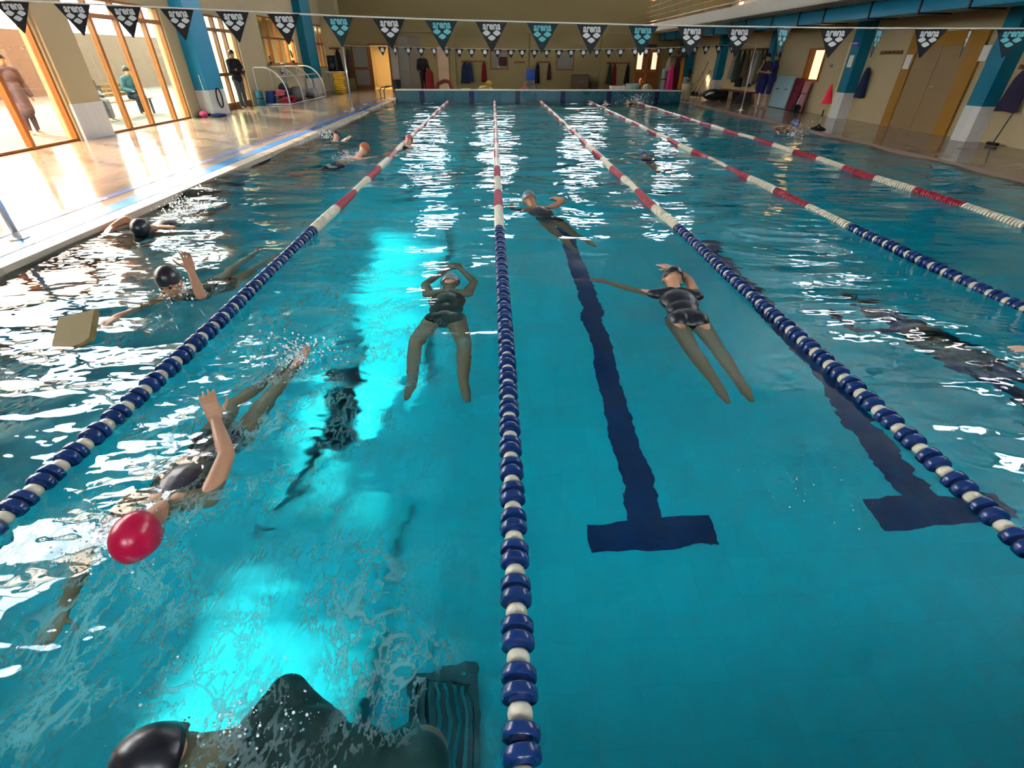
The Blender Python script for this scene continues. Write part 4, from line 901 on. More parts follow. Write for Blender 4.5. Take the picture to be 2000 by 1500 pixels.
NV = cloth('navy', (0.012, 0.02, 0.06)); RD = cloth('dark_red', (0.16, 0.008, 0.012)); BK = cloth('black', (0.01, 0.009, 0.012)); GN = cloth('dark_green', (0.02, 0.05, 0.03)); MR = cloth('maroon', (0.07, 0.008, 0.02)); PK = cloth('pink', (0.72, 0.04, 0.20)); OL = cloth('olive', (0.07, 0.06, 0.03)); BR = cloth('brown', (0.10, 0.05, 0.03)); OR = cloth('orange', (0.55, 0.20, 0.03)); GY = cloth('grey', (0.22, 0.21, 0.20)); BL = cloth('blue', (0.015, 0.03, 0.09)); CRM = cloth('cream', (0.5, 0.42, 0.30))
RG = 'robes hanging on the end wall'
robe('navy robe hanging at the left end of the first rail on the end wall', (wx(908), YW - 0.10, wz(121)), 0.55, 1.02, 0.16, (1, 0, 0), NV, group=RG, seed=1)
robe('dark blue robe beside the navy robe on the end wall', (wx(918), YW - 0.12, wz(121)), 0.38, 0.95, 0.18, (1, 0, 0), BL, group=RG, seed=2)
robe('dark red robe hanging left of the first notice board', (wx(945), YW - 0.10, wz(120)), 0.34, 1.0, 0.16, (1, 0, 0), RD, group=RG, seed=3)
robe('black robe hanging left on the short rail', (wx(1050), YW - 0.10, wz(121)), 0.32, 1.02, 0.16, (1, 0, 0), BK, group=RG, seed=4)
robe('maroon robe hanging right on the short rail', (wx(1073), YW - 0.10, wz(121)), 0.26, 0.85, 0.14, (1, 0, 0), MR, group=RG, seed=5)
robe('dark green robe on the rail left of the orange door', (wx(1192), YW - 0.10, wz(123)), 0.30, 1.0, 0.16, (1, 0, 0), GN, group=RG, seed=6)
robe('dark red robe in the middle of the rail left of the orange door', (wx(1201), YW - 0.13, wz(123)), 0.34, 1.05, 0.16, (1, 0, 0), RD, group=RG, seed=7)
robe('black robe at the right end of the rail left of the orange door', (wx(1227), YW - 0.10, wz(123)), 0.32, 0.98, 0.16, (1, 0, 0), BK, group=RG, seed=8)

# things standing on the far deck, behind the bulkhead
FD = 29.0
def fz(py, px, y=FD): return AY(px, py, y).z
def blob(name, label, cat, c, ax, m, extra=None, lump=0.08, seed=0):
    r = empty(name, (c[0], c[1], c[2] - ax[2]), label, cat); rr = np.random.default_rng(seed)
    mb = MB(); ph = rr.uniform(0, 6, 6)
    vs, fs = [], []; seg, rings = 20, 12
    for i in range(rings + 1):
        t = math.pi * i / rings; st = max(math.sin(t), 0.03)
        for k in range(seg):
            a_ = 2 * math.pi * k / seg; q = 1 + lump * (math.sin(2 * a_ + ph[0] + t) + 0.6 * math.sin(3 * a_ + ph[1]) * st + 0.5 * math.sin(4 * t + ph[2]))
            vs.append((c[0] + ax[0] * st * math.cos(a_) * q, c[1] + ax[1] * st * math.sin(a_) * q, c[2] + ax[2] * math.cos(t) * (1 if t < 1.6 else 0.98)))
    for i in range(rings):
        for k in range(seg): k2 = (k + 1) % seg; fs.append((i * seg + k, (i + 1) * seg + k, (i + 1) * seg + k2, i * seg + k2))
    mb.add(vs, fs).build('body', m, r, True)
    if extra: extra(r)
    return r
YEL = mat('yellow_plastic', (0.50, 0.30, 0.02), 0.4, 0.1, 8); ORG = mat('orange_plastic', (0.55, 0.12, 0.02), 0.4, 0.1, 8); REDP = mat('red_plastic', (0.45, 0.02, 0.03), 0.4, 0.1, 8); BLUP = mat('blue_plastic', (0.01, 0.06, 0.30), 0.4, 0.1, 8); LIME = mat('lime_plastic', (0.35, 0.45, 0.05), 0.4, 0.1, 8); GRNP = mat('pale_green_plastic', (0.30, 0.42, 0.36), 0.4, 0.08, 8); BEIG = mat('beige_plastic', (0.45, 0.38, 0.24), 0.5, 0.1, 8)
# black bin
c = AY(776, 172, 27.0); bn = empty('bin', (c.x, 27.0, DZ), 'small black waste bin left of the standing person', 'bin')
MB().lathe([(0.14, 0), (0.18, 0.62), (0.185, 0.62), (0.185, 0.66), (0.165, 0.66), (0.15, 0.3)], (c.x, 27.0, DZ), seg=20).build('tub', BLACK, bn, 40); MB().lathe([(0.19, 0), (0.19, 0.03), (0.05, 0.05)], (c.x, 27.0, DZ + 0.66), seg=20).build('lid', BLACK, bn, 40)
# curved red brown slide-like float
pts = [AY(848, 174, 27.5), AY(856, 163, 27.5), AY(868, 158, 27.5), AY(878, 160, 27.5), AY(886, 171, 27.5)]; pts[0].z = pts[-1].z = DZ + 0.1
fl = empty('float_arch', (pts[2].x, 27.5, DZ), 'rust red padded arch float beside the peach door', 'float')
MB().tube([pts[0].lerp(pts[1], t) for t in (0, 0.5)] + [pts[1].lerp(pts[2], t) for t in (0, 0.5)] + [pts[2].lerp(pts[3], t) for t in (0, 0.5)] + [pts[3].lerp(pts[4], t) for t in (0, 0.5, 1)], 0.09, 10).build('foam_tube', mat('rust_foam', (0.20, 0.05, 0.025), 0.7, 0.15, 8), fl, True)
for q in (pts[0], pts[-1]): MB().lathe([(0.11, -0.03), (0.13, 0), (0.11, 0.03)], (q.x, 27.5, DZ + 0.03), seg=16).build('end_ring', BLACK, fl, True)
def floatie(label, px, py0, py1, w, m, y=27.5, cat='pool toy', name='pool_toy', neck=True):
    c0 = AY(px, py1, y); top = AY(px, py0, y).z; z0 = DZ; h = max(0.15, top - z0)
    r = empty(name, (c0.x, y, z0), label, cat)
    MB().lathe([(w * 0.30, 0), (w * 0.5, h * 0.15), (w * 0.5, h * 0.45), (w * 0.33, h * 0.66), (w * 0.05, h * 0.7)], (c0.x, y, z0), seg=18).build('body', m, r, True)
    if neck:
        MB().ell((c0.x + w * 0.22, y, z0 + h * 0.85), (w * 0.2, w * 0.2, h * 0.17)).build('head', m, r, True)
        MB().lathe([(0.04, 0), (0.004, 0.08)], (c0.x + w * 0.42, y, z0 + h * 0.84), axis='x', seg=8).build('beak', ORG, r, True)
floatie('yellow inflatable pool toy below the dark red robe', 948, 158, 174, 0.75, YEL)
floatie('lime green low pool toy below the navy robe', 910, 165, 174, 0.6, LIME, neck=False)
floatie('small orange pool toy on the deck below the brown hook rail', 1022, 162, 174, 0.3, ORG)
floatie('orange inflatable animal on the deck before the orange door', 1246, 153, 175, 0.42, ORG, y=28.0)
# blue chair
c = AY(1036, 172, 29.0); ch = empty('chair', (c.x, 29.0, DZ), 'blue plastic chair left of the black robe', 'chair')
MB().bbox((c.x, 28.95, DZ + 0.45), (0.44, 0.44, 0.04), 0.015).build('seat', BLUP, ch, 30); MB().bbox((c.x, 29.16, DZ + 0.85), (0.44, 0.04, 0.5), 0.018).build('backrest', BLUP, ch, 30)
for sx in (-1, 1):
    for sy in (-1, 1): MB().tube([(c.x + sx * 0.19, 28.95 + sy * 0.19, DZ + 0.44), (c.x + sx * 0.22, 28.95 + sy * 0.23, DZ)], 0.013, 8).build('leg', GREYM, ch, True)
    MB().tube([(c.x + sx * 0.17, 29.15, DZ + 0.45), (c.x + sx * 0.17, 29.17, DZ + 0.9)], 0.012, 8).build('back_post', GREYM, ch, True)
# low cabinet
c0, c1 = AY(1116, 172, 32.6), AY(1147, 172, 32.6); cb = empty('cabinet', ((c0.x + c1.x) / 2, 32.6, DZ), 'low brown cabinet against the end wall', 'cabinet')
B((c0.x, 32.3, DZ), (c1.x, 32.85, 0.85)).build('body', mat('brown_board', (0.10, 0.07, 0.035), 0.6, 0.15, 5), cb)
for k in (0, 1):
    m0 = c0.x + (c1.x - c0.x) * k / 2; B((m0 + 0.02, 32.28, DZ + 0.05), (m0 + (c1.x - c0.x) / 2 - 0.02, 32.3, 0.82)).build('door', mat('brown_board2', (0.12, 0.085, 0.045), 0.6, 0.15, 5), cb)
    MB().ell((m0 + (0.42 if k == 0 else 0.1), 32.27, 0.5), (0.02, 0.02, 0.02)).build('knob', GREYM, cb, True)
c = AY(1160, 172, 32.4); bx_ = empty('box', (c.x, 32.4, DZ), 'small dark box on the floor right of the low cabinet', 'box')
MB().bbox((c.x, 32.4, DZ + 0.22), (0.4, 0.4, 0.44), 0.02).build('body', mat('dark_board', (0.05, 0.04, 0.03), 0.7, 0.1, 5), bx_); MB().bbox((c.x, 32.4, DZ + 0.46), (0.43, 0.43, 0.06), 0.015).build('lid', mat('dark_board2', (0.06, 0.05, 0.035), 0.7, 0.1, 5), bx_)
# crate, tub and ball at the far right of the deck
c = AY(1206, 172, 28.0); cr = empty('crate', (c.x, 28.0, DZ), 'white slatted crate with swim gear at the far right deck', 'crate')
w, dd, h = 0.72, 0.5, 0.42; X0 = c.x - w / 2; Y0 = 28.0 - dd / 2
for k in range(4):
    z = DZ + 0.02 + k * 0.105
    B((X0, Y0, z), (X0 + w, Y0 + 0.02, z + 0.08)).build('slat', WHITE, cr); B((X0, Y0 + dd - 0.02, z), (X0 + w, Y0 + dd, z + 0.08)).build('slat', WHITE, cr)
    B((X0, Y0 + 0.02, z), (X0 + 0.02, Y0 + dd - 0.02, z + 0.08)).build('slat', WHITE, cr); B((X0 + w - 0.02, Y0 + 0.02, z), (X0 + w, Y0 + dd - 0.02, z + 0.08)).build('slat', WHITE, cr)
for sx in (X0 + 0.02, X0 + w - 0.06):
    for sy in (Y0 + 0.02, Y0 + dd - 0.06): B((sx, sy, DZ), (sx + 0.04, sy + 0.04, DZ + 0.44)).build('corner_post', WHITE, cr)
B((X0 + 0.02, Y0 + 0.02, DZ + 0.01), (X0 + w - 0.02, Y0 + dd - 0.02, DZ + 0.03)).build('bottom', WHITE, cr)
c = AY(1236, 172, 27.6); tb = empty('tub', (c.x, 27.6, DZ), 'pale green round tub right of the white crate', 'tub')
MB().lathe([(0.26, 0), (0.34, 0.5), (0.36, 0.5), (0.36, 0.54), (0.33, 0.54), (0.25, 0.05)], (c.x, 27.6, DZ), seg=24).build('wall', GRNP, tb, 40)
for sx in (-1, 1): MB().tube([(c.x + sx * 0.35, 27.55, DZ + 0.46), (c.x + sx * 0.40, 27.6, DZ + 0.42), (c.x + sx * 0.35, 27.65, DZ + 0.46)], 0.012, 6).build('handle', GRNP, tb, True)
c = AY(1263, 172, 27.4); bl = empty('ball', (c.x, 27.4, DZ), 'large beige ball before the orange door', 'ball'); MB().ell((c.x, 27.4, DZ + 0.27), (0.29, 0.29, 0.27), None, 24, 14).build('skin', BEIG, bl, True); MB().lathe([(0.291, -0.012), (0.296, 0), (0.291, 0.012)], (c.x, 27.4, DZ + 0.27), seg=28).build('seam', mat('beige_seam', (0.3, 0.25, 0.16), 0.5, 0.1, 8), bl, True)
# pool ladder rail at the far left corner
q0, q1, q2 = AZ(743, 191, DZ), AY(746, 172, AZ(743, 191, DZ).y), AY(766, 168, 25.0)
ld = empty('ladder_rail', q0, 'bent dark handrail at the far left pool corner', 'handrail')
for off in (0.0, 0.18): MB().tube([q0 + V(off, 0.1, 0), V(q0.x + off, q0.y + 0.1, q1.z * 0.8), V(q0.x + off + 0.05, q0.y + 0.18, q1.z), V(q2.x - 0.2 + off, 25.0, q2.z), V(q2.x + off, 25.3, q2.z - 0.03), V(q2.x + off, 25.35, 0.44)], 0.022, 8).build('tube', DARKM, ld, True)

# ------------------------------------------------------------------ left deck equipment
PIPE = mat('white_pipe', (0.68, 0.68, 0.66), 0.35, 0.05, 10)
cg = empty('equipment_cage', (-8.35, 24.1, DZ), 'cage of arched white tubes holding kickboards along the left wall', 'cage')
XB, XF, ZT = -8.95, -7.85, 1.28
def arch(y):
    pts = [V(XB, y, DZ + 0.02), V(XB, y, ZT - 0.05), V(XB + 0.06, y, ZT)]
    for k in range(0, 9): t = k / 8 * math.pi / 2; pts.append(V(XB + 0.35 + (XF - XB - 0.35) * math.sin(t), y, DZ + 0.35 + (ZT - DZ - 0.35) * math.cos(t)))
    pts += [V(XF, y, DZ + 0.02)]; return pts
for y in (21.8, 23.4, 25.0, 26.6): MB().tube(arch(y), 0.022, 8).build('arch_tube', PIPE, cg, True)
for y in (21.8, 26.6): MB().tube([(XB, y, DZ + 0.03), (XF, y, DZ + 0.03)], 0.022, 8).build('base_tube', PIPE, cg, True)
for x, z in ((XB, DZ + 0.03), (XF, DZ + 0.03), (XB + 0.1, ZT), (XF - 0.28, 0.98)): MB().tube([(x, 21.8, z), (x, 26.6, z)], 0.016, 8).build('long_tube', PIPE, cg, True)
NET = glass_mat('cage_netting', (0.80, 0.82, 0.80), 0.02)
def kick(label, c, rot, m, group):
    k = empty('kickboard', c, label, 'kickboard', group); k.rotation_euler = rot
    poly = [(-0.14, -0.21), (0.14, -0.21), (0.14, 0.13), (0.09, 0.19), (0, 0.21), (-0.09, 0.19), (-0.14, 0.13)]
    f = (V(0, 0, 0), V(1, 0, 0), V(0, 1, 0), V(0, 0, 1))
    link_mesh('board', MB().prism(poly, -0.018, 0.018, f).mesh('board', m), k)
    link_mesh('grip_edge', MB().prism([(x * 0.9, y * 0.9) for x, y in poly], -0.022, 0.022, f).mesh('grip_edge', m), k)
FB = mat('foam_blue', (0.01, 0.035, 0.16), 0.7, 0.1, 10); FRD = mat('foam_red', (0.42, 0.02, 0.05), 0.7, 0.1, 10); FPK = mat('foam_pink', (0.62, 0.12, 0.16), 0.7, 0.1, 10); FDK = mat('foam_dark', (0.02, 0.02, 0.05), 0.7, 0.1, 10)
ORD = ['lowest', 'second lowest', 'third from the bottom', 'fourth from the bottom', 'fifth from the bottom', 'sixth from the bottom', 'seventh from the bottom', 'second from the top', 'topmost']
for i in range(9): kick('navy foam kickboard, %s of its stack in the arched cage' % ORD[i], (-8.62 + 0.004 * i, 22.0 + 0.012 * i, DZ + 0.07 + 0.046 * i), (0, 0, 0.05 * math.sin(i * 3)), FB, 'navy kickboards in the cage')
for i in range(10): kick('red foam kickboard, %s of the %s red pile in the arched cage' % (('lowest', 'second', 'middle', 'fourth', 'topmost')[i % 5], 'near' if i < 5 else 'far'), (-8.12 + 0.05 * math.sin(i * 2.1), 22.15 + 0.06 * (i % 3), DZ + 0.05 + 0.046 * (i % 5)) if i < 5 else (-8.1 + 0.05 * math.sin(i), 22.75 + 0.05 * (i % 3), DZ + 0.05 + 0.046 * (i - 5)), (0, 0, 0.4 * math.sin(i * 1.7)), FRD, 'red kickboards in the cage')
for i in range(4): kick('pink foam kickboard, %s of the four behind the red pile' % ('lowest', 'second', 'third', 'topmost')[i], (-8.32, 22.25, DZ + 0.33 + 0.046 * i), (0.05, 0, 0.3 * i), FPK, 'pink kickboards in the cage')
for i in range(3): kick('dark foam kickboard leaning in the cage, %s of three' % ('leftmost', 'middle', 'rightmost')[i], (-8.5 + 0.08 * i, 22.95 + 0.1 * i, DZ + 0.32), (1.25, 0, 0.3), FDK, 'dark kickboards in the cage')
blob('net_bag', 'grey mesh bag of swim gear in the middle of the arched cage', 'bag', (-8.35, 24.3, DZ + 0.26), (0.32, 0.5, 0.26), GY, lump=0.10, seed=3)
blob('net_bag', 'dark mesh bag leaning on the back tubes of the arched cage', 'bag', (-8.65, 23.7, DZ + 0.34), (0.2, 0.3, 0.34), cloth('slate', (0.05, 0.055, 0.06)), lump=0.10, seed=4)
blob('net_bag', 'pale sack at the far end of the arched cage', 'bag', (-8.2, 25.9, DZ + 0.2), (0.36, 0.45, 0.2), cloth('pale', (0.36, 0.36, 0.34)), lump=0.12, seed=5)
# teal roll beside the cage
tr = empty('foam_roll', (-8.86, 21.62, DZ), 'teal rolled mat standing beside the arched cage', 'mat'); MB().lathe([(0.11, 0), (0.13, 0.02), (0.13, 0.46), (0.11, 0.48)], (-8.86, 21.62, DZ), seg=20).build('roll', mat('foam_teal', (0.01, 0.10, 0.14), 0.7, 0.1, 10), tr, True); MB().lathe([(0.132, 0), (0.136, 0.02), (0.132, 0.04)], (-8.86, 21.62, DZ + 0.22), seg=20).build('strap', BLACK, tr, True)
# ring buoy and sill pots by the internal window
rb = empty('ring_buoy', (XL + 0.06, 25.2, 0.98), 'white ring buoy hung on the wall below the internal window', 'ring buoy')
pts = [V(XL + 0.07, 25.2 + 0.22 * math.cos(t), 1.14 + 0.22 * math.sin(t)) for t in np.linspace(0, 2 * math.pi, 25)]; MB().tube(pts, 0.055, 10, False).build('ring', WHITE, rb, True)
for q in range(4): t = q * math.pi / 2 + 0.4; MB().tube([V(XL + 0.07, 25.2 + 0.22 * math.cos(t + e), 1.14 + 0.22 * math.sin(t + e)) for e in (-0.12, 0, 0.12)], 0.060, 10).build('red_band', REDP, rb, True)
def pot_plant(label, x, y, z, h, m_leaf, pot_m, r=0.09, leaves=26, seed=1, leafw=0.05, ph=None):
    e = empty('potted_plant', (x, y, z), label, 'plant'); ph = ph or r * 1.6; rr = random.Random(seed)
    MB().lathe([(r * 0.75, 0), (r, ph * 0.9), (r * 1.08, ph * 0.9), (r * 1.08, ph), (r * 0.9, ph), (r * 0.7, ph * 0.8)], (x, y, z), seg=18).build('pot', pot_m, e, 40)
    sm_ = MB().tube([(x, y, z + ph * 0.7), (x + 0.02, y, z + ph + h * 0.4), (x, y + 0.02, z + ph + h * 0.75)], 0.01, 6); sm_.build('stem', mat('stem', (0.10, 0.09, 0.03), 0.7, 0.2, 10), e, True)
    for k in range(leaves):
        a = rr.uniform(0, 6.28); el = rr.uniform(0.2, 1.3); L = h * rr.uniform(0.35, 0.6); b = V(x, y, z + ph + h * rr.uniform(0.1, 0.75)); d = V(math.cos(a) * math.cos(el), math.sin(a) * math.cos(el), math.sin(el)); sd = V(-math.sin(a), math.cos(a), 0); n = d.cross(sd)
        vs = [b, b + d * L * 0.4 + sd * leafw, b + d * L * 0.4 - sd * leafw, b + d * L * 0.75 + sd * leafw * 0.6 - UP * L * 0.05, b + d * L * 0.75 - sd * leafw * 0.6 - UP * L * 0.05, b + d * L - UP * L * 0.18]
        vs += [v - n * 0.004 for v in vs]
        MB().add(vs, [(0, 1, 2), (1, 3, 4, 2), (3, 5, 4), (6, 8, 7), (7, 8, 10, 9), (9, 10, 11), (0, 6, 7, 1), (2, 8, 6, 0), (1, 7, 9, 3), (4, 10, 8, 2), (3, 9, 11, 5), (5, 11, 10, 4)]).build('leaf', m_leaf, e, True)
LEAFM = mat('leaf_green', (0.05, 0.11, 0.02), 0.6, 0.3, 8); LEAFD = mat('leaf_dark', (0.02, 0.025, 0.015), 0.6, 0.3, 8); TERRA = mat('terracotta', (0.25, 0.10, 0.05), 0.7, 0.1, 8); DPOT = mat('dark_pot', (0.03, 0.025, 0.02), 0.6, 0.1, 8)
sl = struct(B((XL - 0.06, 23.7, 1.30), (XL + 0.16, 27.5, 1.36)), 'trim_15', WOODD, label='brown wooden sill below the internal window')
pot_plant('dark leaved pot plant at the left of the window sill', XL + 0.06, 23.95, 1.36, 0.18, LEAFD, DPOT, 0.06, 12, 2, 0.025)
pot_plant('taller dark pot plant at the right of the window sill', XL + 0.06, 26.6, 1.36, 0.36, LEAFD, DPOT, 0.08, 16, 3, 0.035)
# table with black gear, yellow steps, robes in the corner
c = AZ(655, 190, DZ); TX, TY = -8.05, 29.9
tbm = empty('table', (TX, TY, DZ), 'white topped table near the far left corner', 'table')
MB().bbox((TX, TY, 0.98), (1.0, 0.7, 0.045), 0.012).build('top', WHITE, tbm)
for sx in (-0.45, 0.45):
    for sy in (-0.3, 0.3): MB().tube([(TX + sx, TY + sy, DZ), (TX + sx, TY + sy, 0.96)], 0.02, 8).build('leg', GREYM, tbm, True)
spk = empty('loudspeaker', (TX - 0.15, TY, 1.003), 'black loudspeaker standing on the white table', 'loudspeaker')
MB().bbox((TX - 0.15, TY, 1.003 + 0.34), (0.42, 0.36, 0.68), 0.03).build('cabinet', BLACK, spk)
MB().lathe([(0.13, 0), (0.15, 0.015), (0.12, 0.02), (0.05, 0.004)], (TX - 0.15, TY - 0.182, 1.003 + 0.25), axis='y', seg=20).build('woofer', DARKM, spk, True); MB().lathe([(0.06, 0), (0.07, 0.012), (0.03, 0.006)], (TX - 0.15, TY - 0.182, 1.003 + 0.52), axis='y', seg=16).build('tweeter', DARKM, spk, True)
hook_rail('hook rail with black coats on the cream corner pier', (-8.9, 32.28, 2.0), (-8.3, 32.28, 2.0), (0, -1, 0), n=3)
robe('long black coat hanging in the far left corner', (-8.45, 32.16, 1.98), 0.46, 1.3, 0.2, (1, 0, 0), BK, 'coat', seed=11)
robe('dark brown coat beside the black coat in the far left corner', (-8.02, 32.7, 1.98), 0.40, 1.35, 0.2, (1, 0, 0), BR, 'coat', seed=12)
c = AZ(667, 183, DZ); SX, SY = c.x, c.y
for k in range(6):
    st = empty('exercise_step', (SX, SY, DZ + 0.155 * k), 'yellow plastic step, %s of the stack by the white table' % ('lowest', 'second lowest', 'third lowest', 'third highest', 'second highest', 'topmost')[k], 'step', 'stacked yellow steps')
    MB().bbox((SX + 0.02 * math.sin(k * 2), SY, DZ + 0.155 * k + 0.11), (0.56, 0.36, 0.06), 0.02).build('tread', YEL, st, 30)
    MB().bbox((SX + 0.02 * math.sin(k * 2), SY, DZ + 0.155 * k + 0.04), (0.48, 0.30, 0.08), 0.015).build('skirt', YEL, st, 30)
# small things by the blue column
blob('swim_bag', 'pink swim bag on the floor before the blue column', 'bag', (-8.95 + 0.08, 17.22, DZ + 0.09), (0.12, 0.14, 0.09), cloth('hot_pink', (0.75, 0.08, 0.22)), lump=0.1, seed=6)
blob('swim_bag', 'flat dark blue bag on the floor before the blue column', 'bag', (-8.5, 17.32, DZ + 0.05), (0.26, 0.14, 0.05), cloth('dark_blue', (0.015, 0.03, 0.12)), lump=0.1, seed=7)
mp = empty('pole_brush', (-8.68, 17.45, DZ), 'white pole brush leaning on the blue column', 'brush')
MB().tube([(-8.72, 17.40, DZ + 0.06), (-8.84, 17.52, 1.15)], 0.014, 8).build('pole', WHITE, mp, True); MB().bbox((-8.72, 17.39, DZ + 0.05), (0.22, 0.07, 0.06), 0.01).build('brush_head', BLACK, mp)
hs = empty('hose_loop', (XL + 0.40, 18.1, 0.35), 'black hose loop hung on the blue column side', 'hose'); MB().tube([V(XL + 0.42, 18.1 + 0.16 * math.cos(t), 0.52 + 0.26 * math.sin(t)) for t in np.linspace(0, 2 * math.pi, 25)], 0.018, 8, False).build('hose', BLACK, hs, True); MB().tube([(XL + 0.36, 18.1, 0.80), (XL + 0.44, 18.1, 0.79), (XL + 0.46, 18.1, 0.83)], 0.01, 6).build('hook', GREYM, hs, True)

# ------------------------------------------------------------------ right side
XW = XR - 0.004
def wy(px, py): return AX(px, py, XW).y
def wzr(px, py): return AX(px, py, XW).z
# big orange door
y0, y1, zt = wy(1848, 266), wy(1722, 243), 2.2
bd = empty('door_8', (XW, (y0 + y1) / 2, DZ), 'big brown double door with broad orange frame on the right wall', 'door', None, 'structure')
LEAFB = mat('brown_leaf', (0.30, 0.19, 0.085), 0.5, 0.08, 1.2)
FRB = mat('ochre_frame', (0.36, 0.17, 0.02), 0.5, 0.12, 3)
for q in ((y0, y0 + 0.42, DZ, zt), (y1 - 0.34, y1, DZ, zt), (y0 + 0.42, y1 - 0.34, zt - 0.30, zt)): B((XW - 0.06, q[0], q[2]), (XW, q[1], q[3])).build('frame_board', FRB, bd)
ym = (y0 + 0.42 + y1 - 0.34) / 2
B((XW - 0.03, y0 + 0.42, DZ + 0.01), (XW, ym - 0.004, zt - 0.3)).build('leaf', LEAFB, bd); B((XW - 0.03, ym + 0.004, DZ + 0.01), (XW, y1 - 0.34, zt - 0.3)).build('leaf', LEAFB, bd)
MB().tube([(XW - 0.03, ym - 0.12, 1.05), (XW - 0.08, ym - 0.12, 1.05), (XW - 0.08, ym - 0.26, 1.05)], 0.011, 6).build('handle', GREYM, bd, True)
def wall_sheet(label, px, py, w, h, m, name='notice', cat='notice', d=0.004, off=0.0):
    y, z = wy(px, py), wzr(px, py); r = empty(name, (XW - off, y, z - h / 2), label, cat); B((XW - off - d, y - w / 2, z - h / 2), (XW - off, y + w / 2, z + h / 2)).build('sheet', m, r)
    MB().cbox((XW - off - d - 0.002, y, z + h / 2 - 0.02), (0.004, 0.04, 0.02)).build('clip', GREYM, r)
wall_sheet('white paper notice on the left frame of the big door', 1777, 121, 0.22, 0.32, WHITE, off=0.062)
wall_sheet('white paper notice on the right frame of the big door', 1929, 104, 0.22, 0.30, WHITE, off=0.062)
# hook rail with navy bag
hook_rail('brown hook rail left of the big door', (XW - 0.015, wy(1722, 103), wzr(1722, 103)), (XW - 0.015, wy(1764, 102), wzr(1764, 102)), (-1, 0, 0), n=5)
robe('navy swim bag hanging left of the big door', (XW - 0.12, wy(1712, 112), wzr(1712, 112) - 0.25), 0.34, 0.75, 0.2, (0, 1, 0), NV, 'bag', name='hanging_bag', seed=13)
# lit window with orange frame
y0, y1, z0, z1 = wy(1598, 159), wy(1567, 158), 0.98, wzr(1600, 94)
lw = empty('window_17', (XW, (y0 + y1) / 2, z0), 'orange framed window glowing yellow on the right wall', None, None, 'structure')
GLOW = mat('glowing_pane', (1.0, 0.66, 0.22), 0.4, 0.04, 2, emis=1.3)
ysp = y0 + (y1 - y0) * 0.62
for q in ((y0, y0 + 0.06, z0, z1), (y1 - 0.06, y1, z0, z1), (y0 + 0.06, y1 - 0.06, z0, z0 + 0.06), (y0 + 0.06, y1 - 0.06, z1 - 0.06, z1)): B((XW - 0.05, q[0], q[2]), (XW, q[1], q[3])).build('frame_bar', WOOD, lw)
B((XW - 0.012, y0 + 0.06, z0 + 0.06), (XW, ysp, z1 - 0.06)).build('pane', GLOW, lw); B((XW - 0.03, ysp, z0 + 0.06), (XW, y1 - 0.06, z1 - 0.06)).build('shutter', WOOD, lw)
# signs on the second column
cs = empty('sign_plate', (10.74, 17.05, 1.95), 'small blue sign plate on the teal column by the red cone', 'sign'); B((10.735, 17.10, 1.92), (10.748, 17.40, 2.10)).build('plate', CAPBLU, cs); B((10.733, 17.14, 2.0), (10.735, 17.36, 2.03)).build('print', INK, cs)
cs = empty('notice', (10.74, 17.05, 1.4), 'white notice on the teal column by the red cone', 'notice'); B((10.745, 17.12, 1.42), (10.749, 17.34, 1.72)).build('sheet', WHITE, cs); B((10.742, 17.2, 1.70), (10.745, 17.26, 1.73)).build('clip', GREYM, cs)
ws = empty('door_9', (XW, 18.0, DZ), 'narrow board coloured as a warm lit door jamb left of the teal column by the red cone', 'door', None, 'structure'); B((XW - 0.08, 17.75, DZ), (XW, 17.98, 2.05)).build('lit_jamb_board', mat('lit_jamb_yellow', (0.80, 0.62, 0.30), 0.6, 0.05, 2), ws); MB().tube([(XW - 0.08, 17.9, 1.0), (XW - 0.13, 17.9, 1.0), (XW - 0.13, 17.8, 1.0)], 0.01, 6).build('handle', GREYM, ws, True)  # warm light on the jamb is put into the board's yellow
wh = empty('wall_hook', (XW, wy(1625, 128), wzr(1625, 128)), 'single grey hook on the wall right of the glowing window', 'hook'); q = Vector(wh.location); MB().lathe([(0.04, 0), (0.04, 0.012), (0.02, 0.014)], (q.x, q.y, q.z), axis='x', seg=14, M=Matrix.Rotation(math.pi, 3, 'Z')).build('plate', GREYM, wh, True); MB().tube([q, q + V(-0.06, 0, -0.01), q + V(-0.09, 0, 0.03)], 0.01, 6).build('arm', GREYM, wh, True)
# leaning mats
LB = mat('mat_pale_blue', (0.32, 0.50, 0.56), 0.6, 0.06, 3); DRM = mat('mat_dark_red', (0.12, 0.006, 0.02), 0.6, 0.15, 5); PKM = mat('mat_rose', (0.42, 0.16, 0.17), 0.6, 0.1, 5)
def lean(label, y0, y1, h, m, off, t=0.06, name='gym_mat'):
    r = empty(name, (XW - off, (y0 + y1) / 2, DZ), label, 'mat'); R_ = Matrix.Rotation(0.10, 3, 'Y')
    MB().bbox((XW - off, (y0 + y1) / 2, DZ + h / 2 + 0.01), (t, y1 - y0, h), 0.015, R_).build('pad', m, r, 30)
    for q in (0.25, 0.75): MB().tube([(XW - off - t / 2 + 0.02 - 0.03 * 0, y0 + (y1 - y0) * q - 0.1, DZ + h * 0.62), (XW - off - t / 2 - 0.035, y0 + (y1 - y0) * q, DZ + h * 0.60), (XW - off - t / 2 + 0.02, y0 + (y1 - y0) * q + 0.1, DZ + h * 0.62)], 0.01, 6).build('carry_handle', BLACK, r, True)
ya, yb = wy(1545, 212), wy(1512, 210)
lean('pale blue gym mat leaning on the wall beside the people in navy', ya, yb, 1.02, LB, 0.18, 0.10)
lean('dark red gym mat leaning below the glowing window', wy(1562, 214), ya - 0.05, 0.98, DRM, 0.17, 0.08)
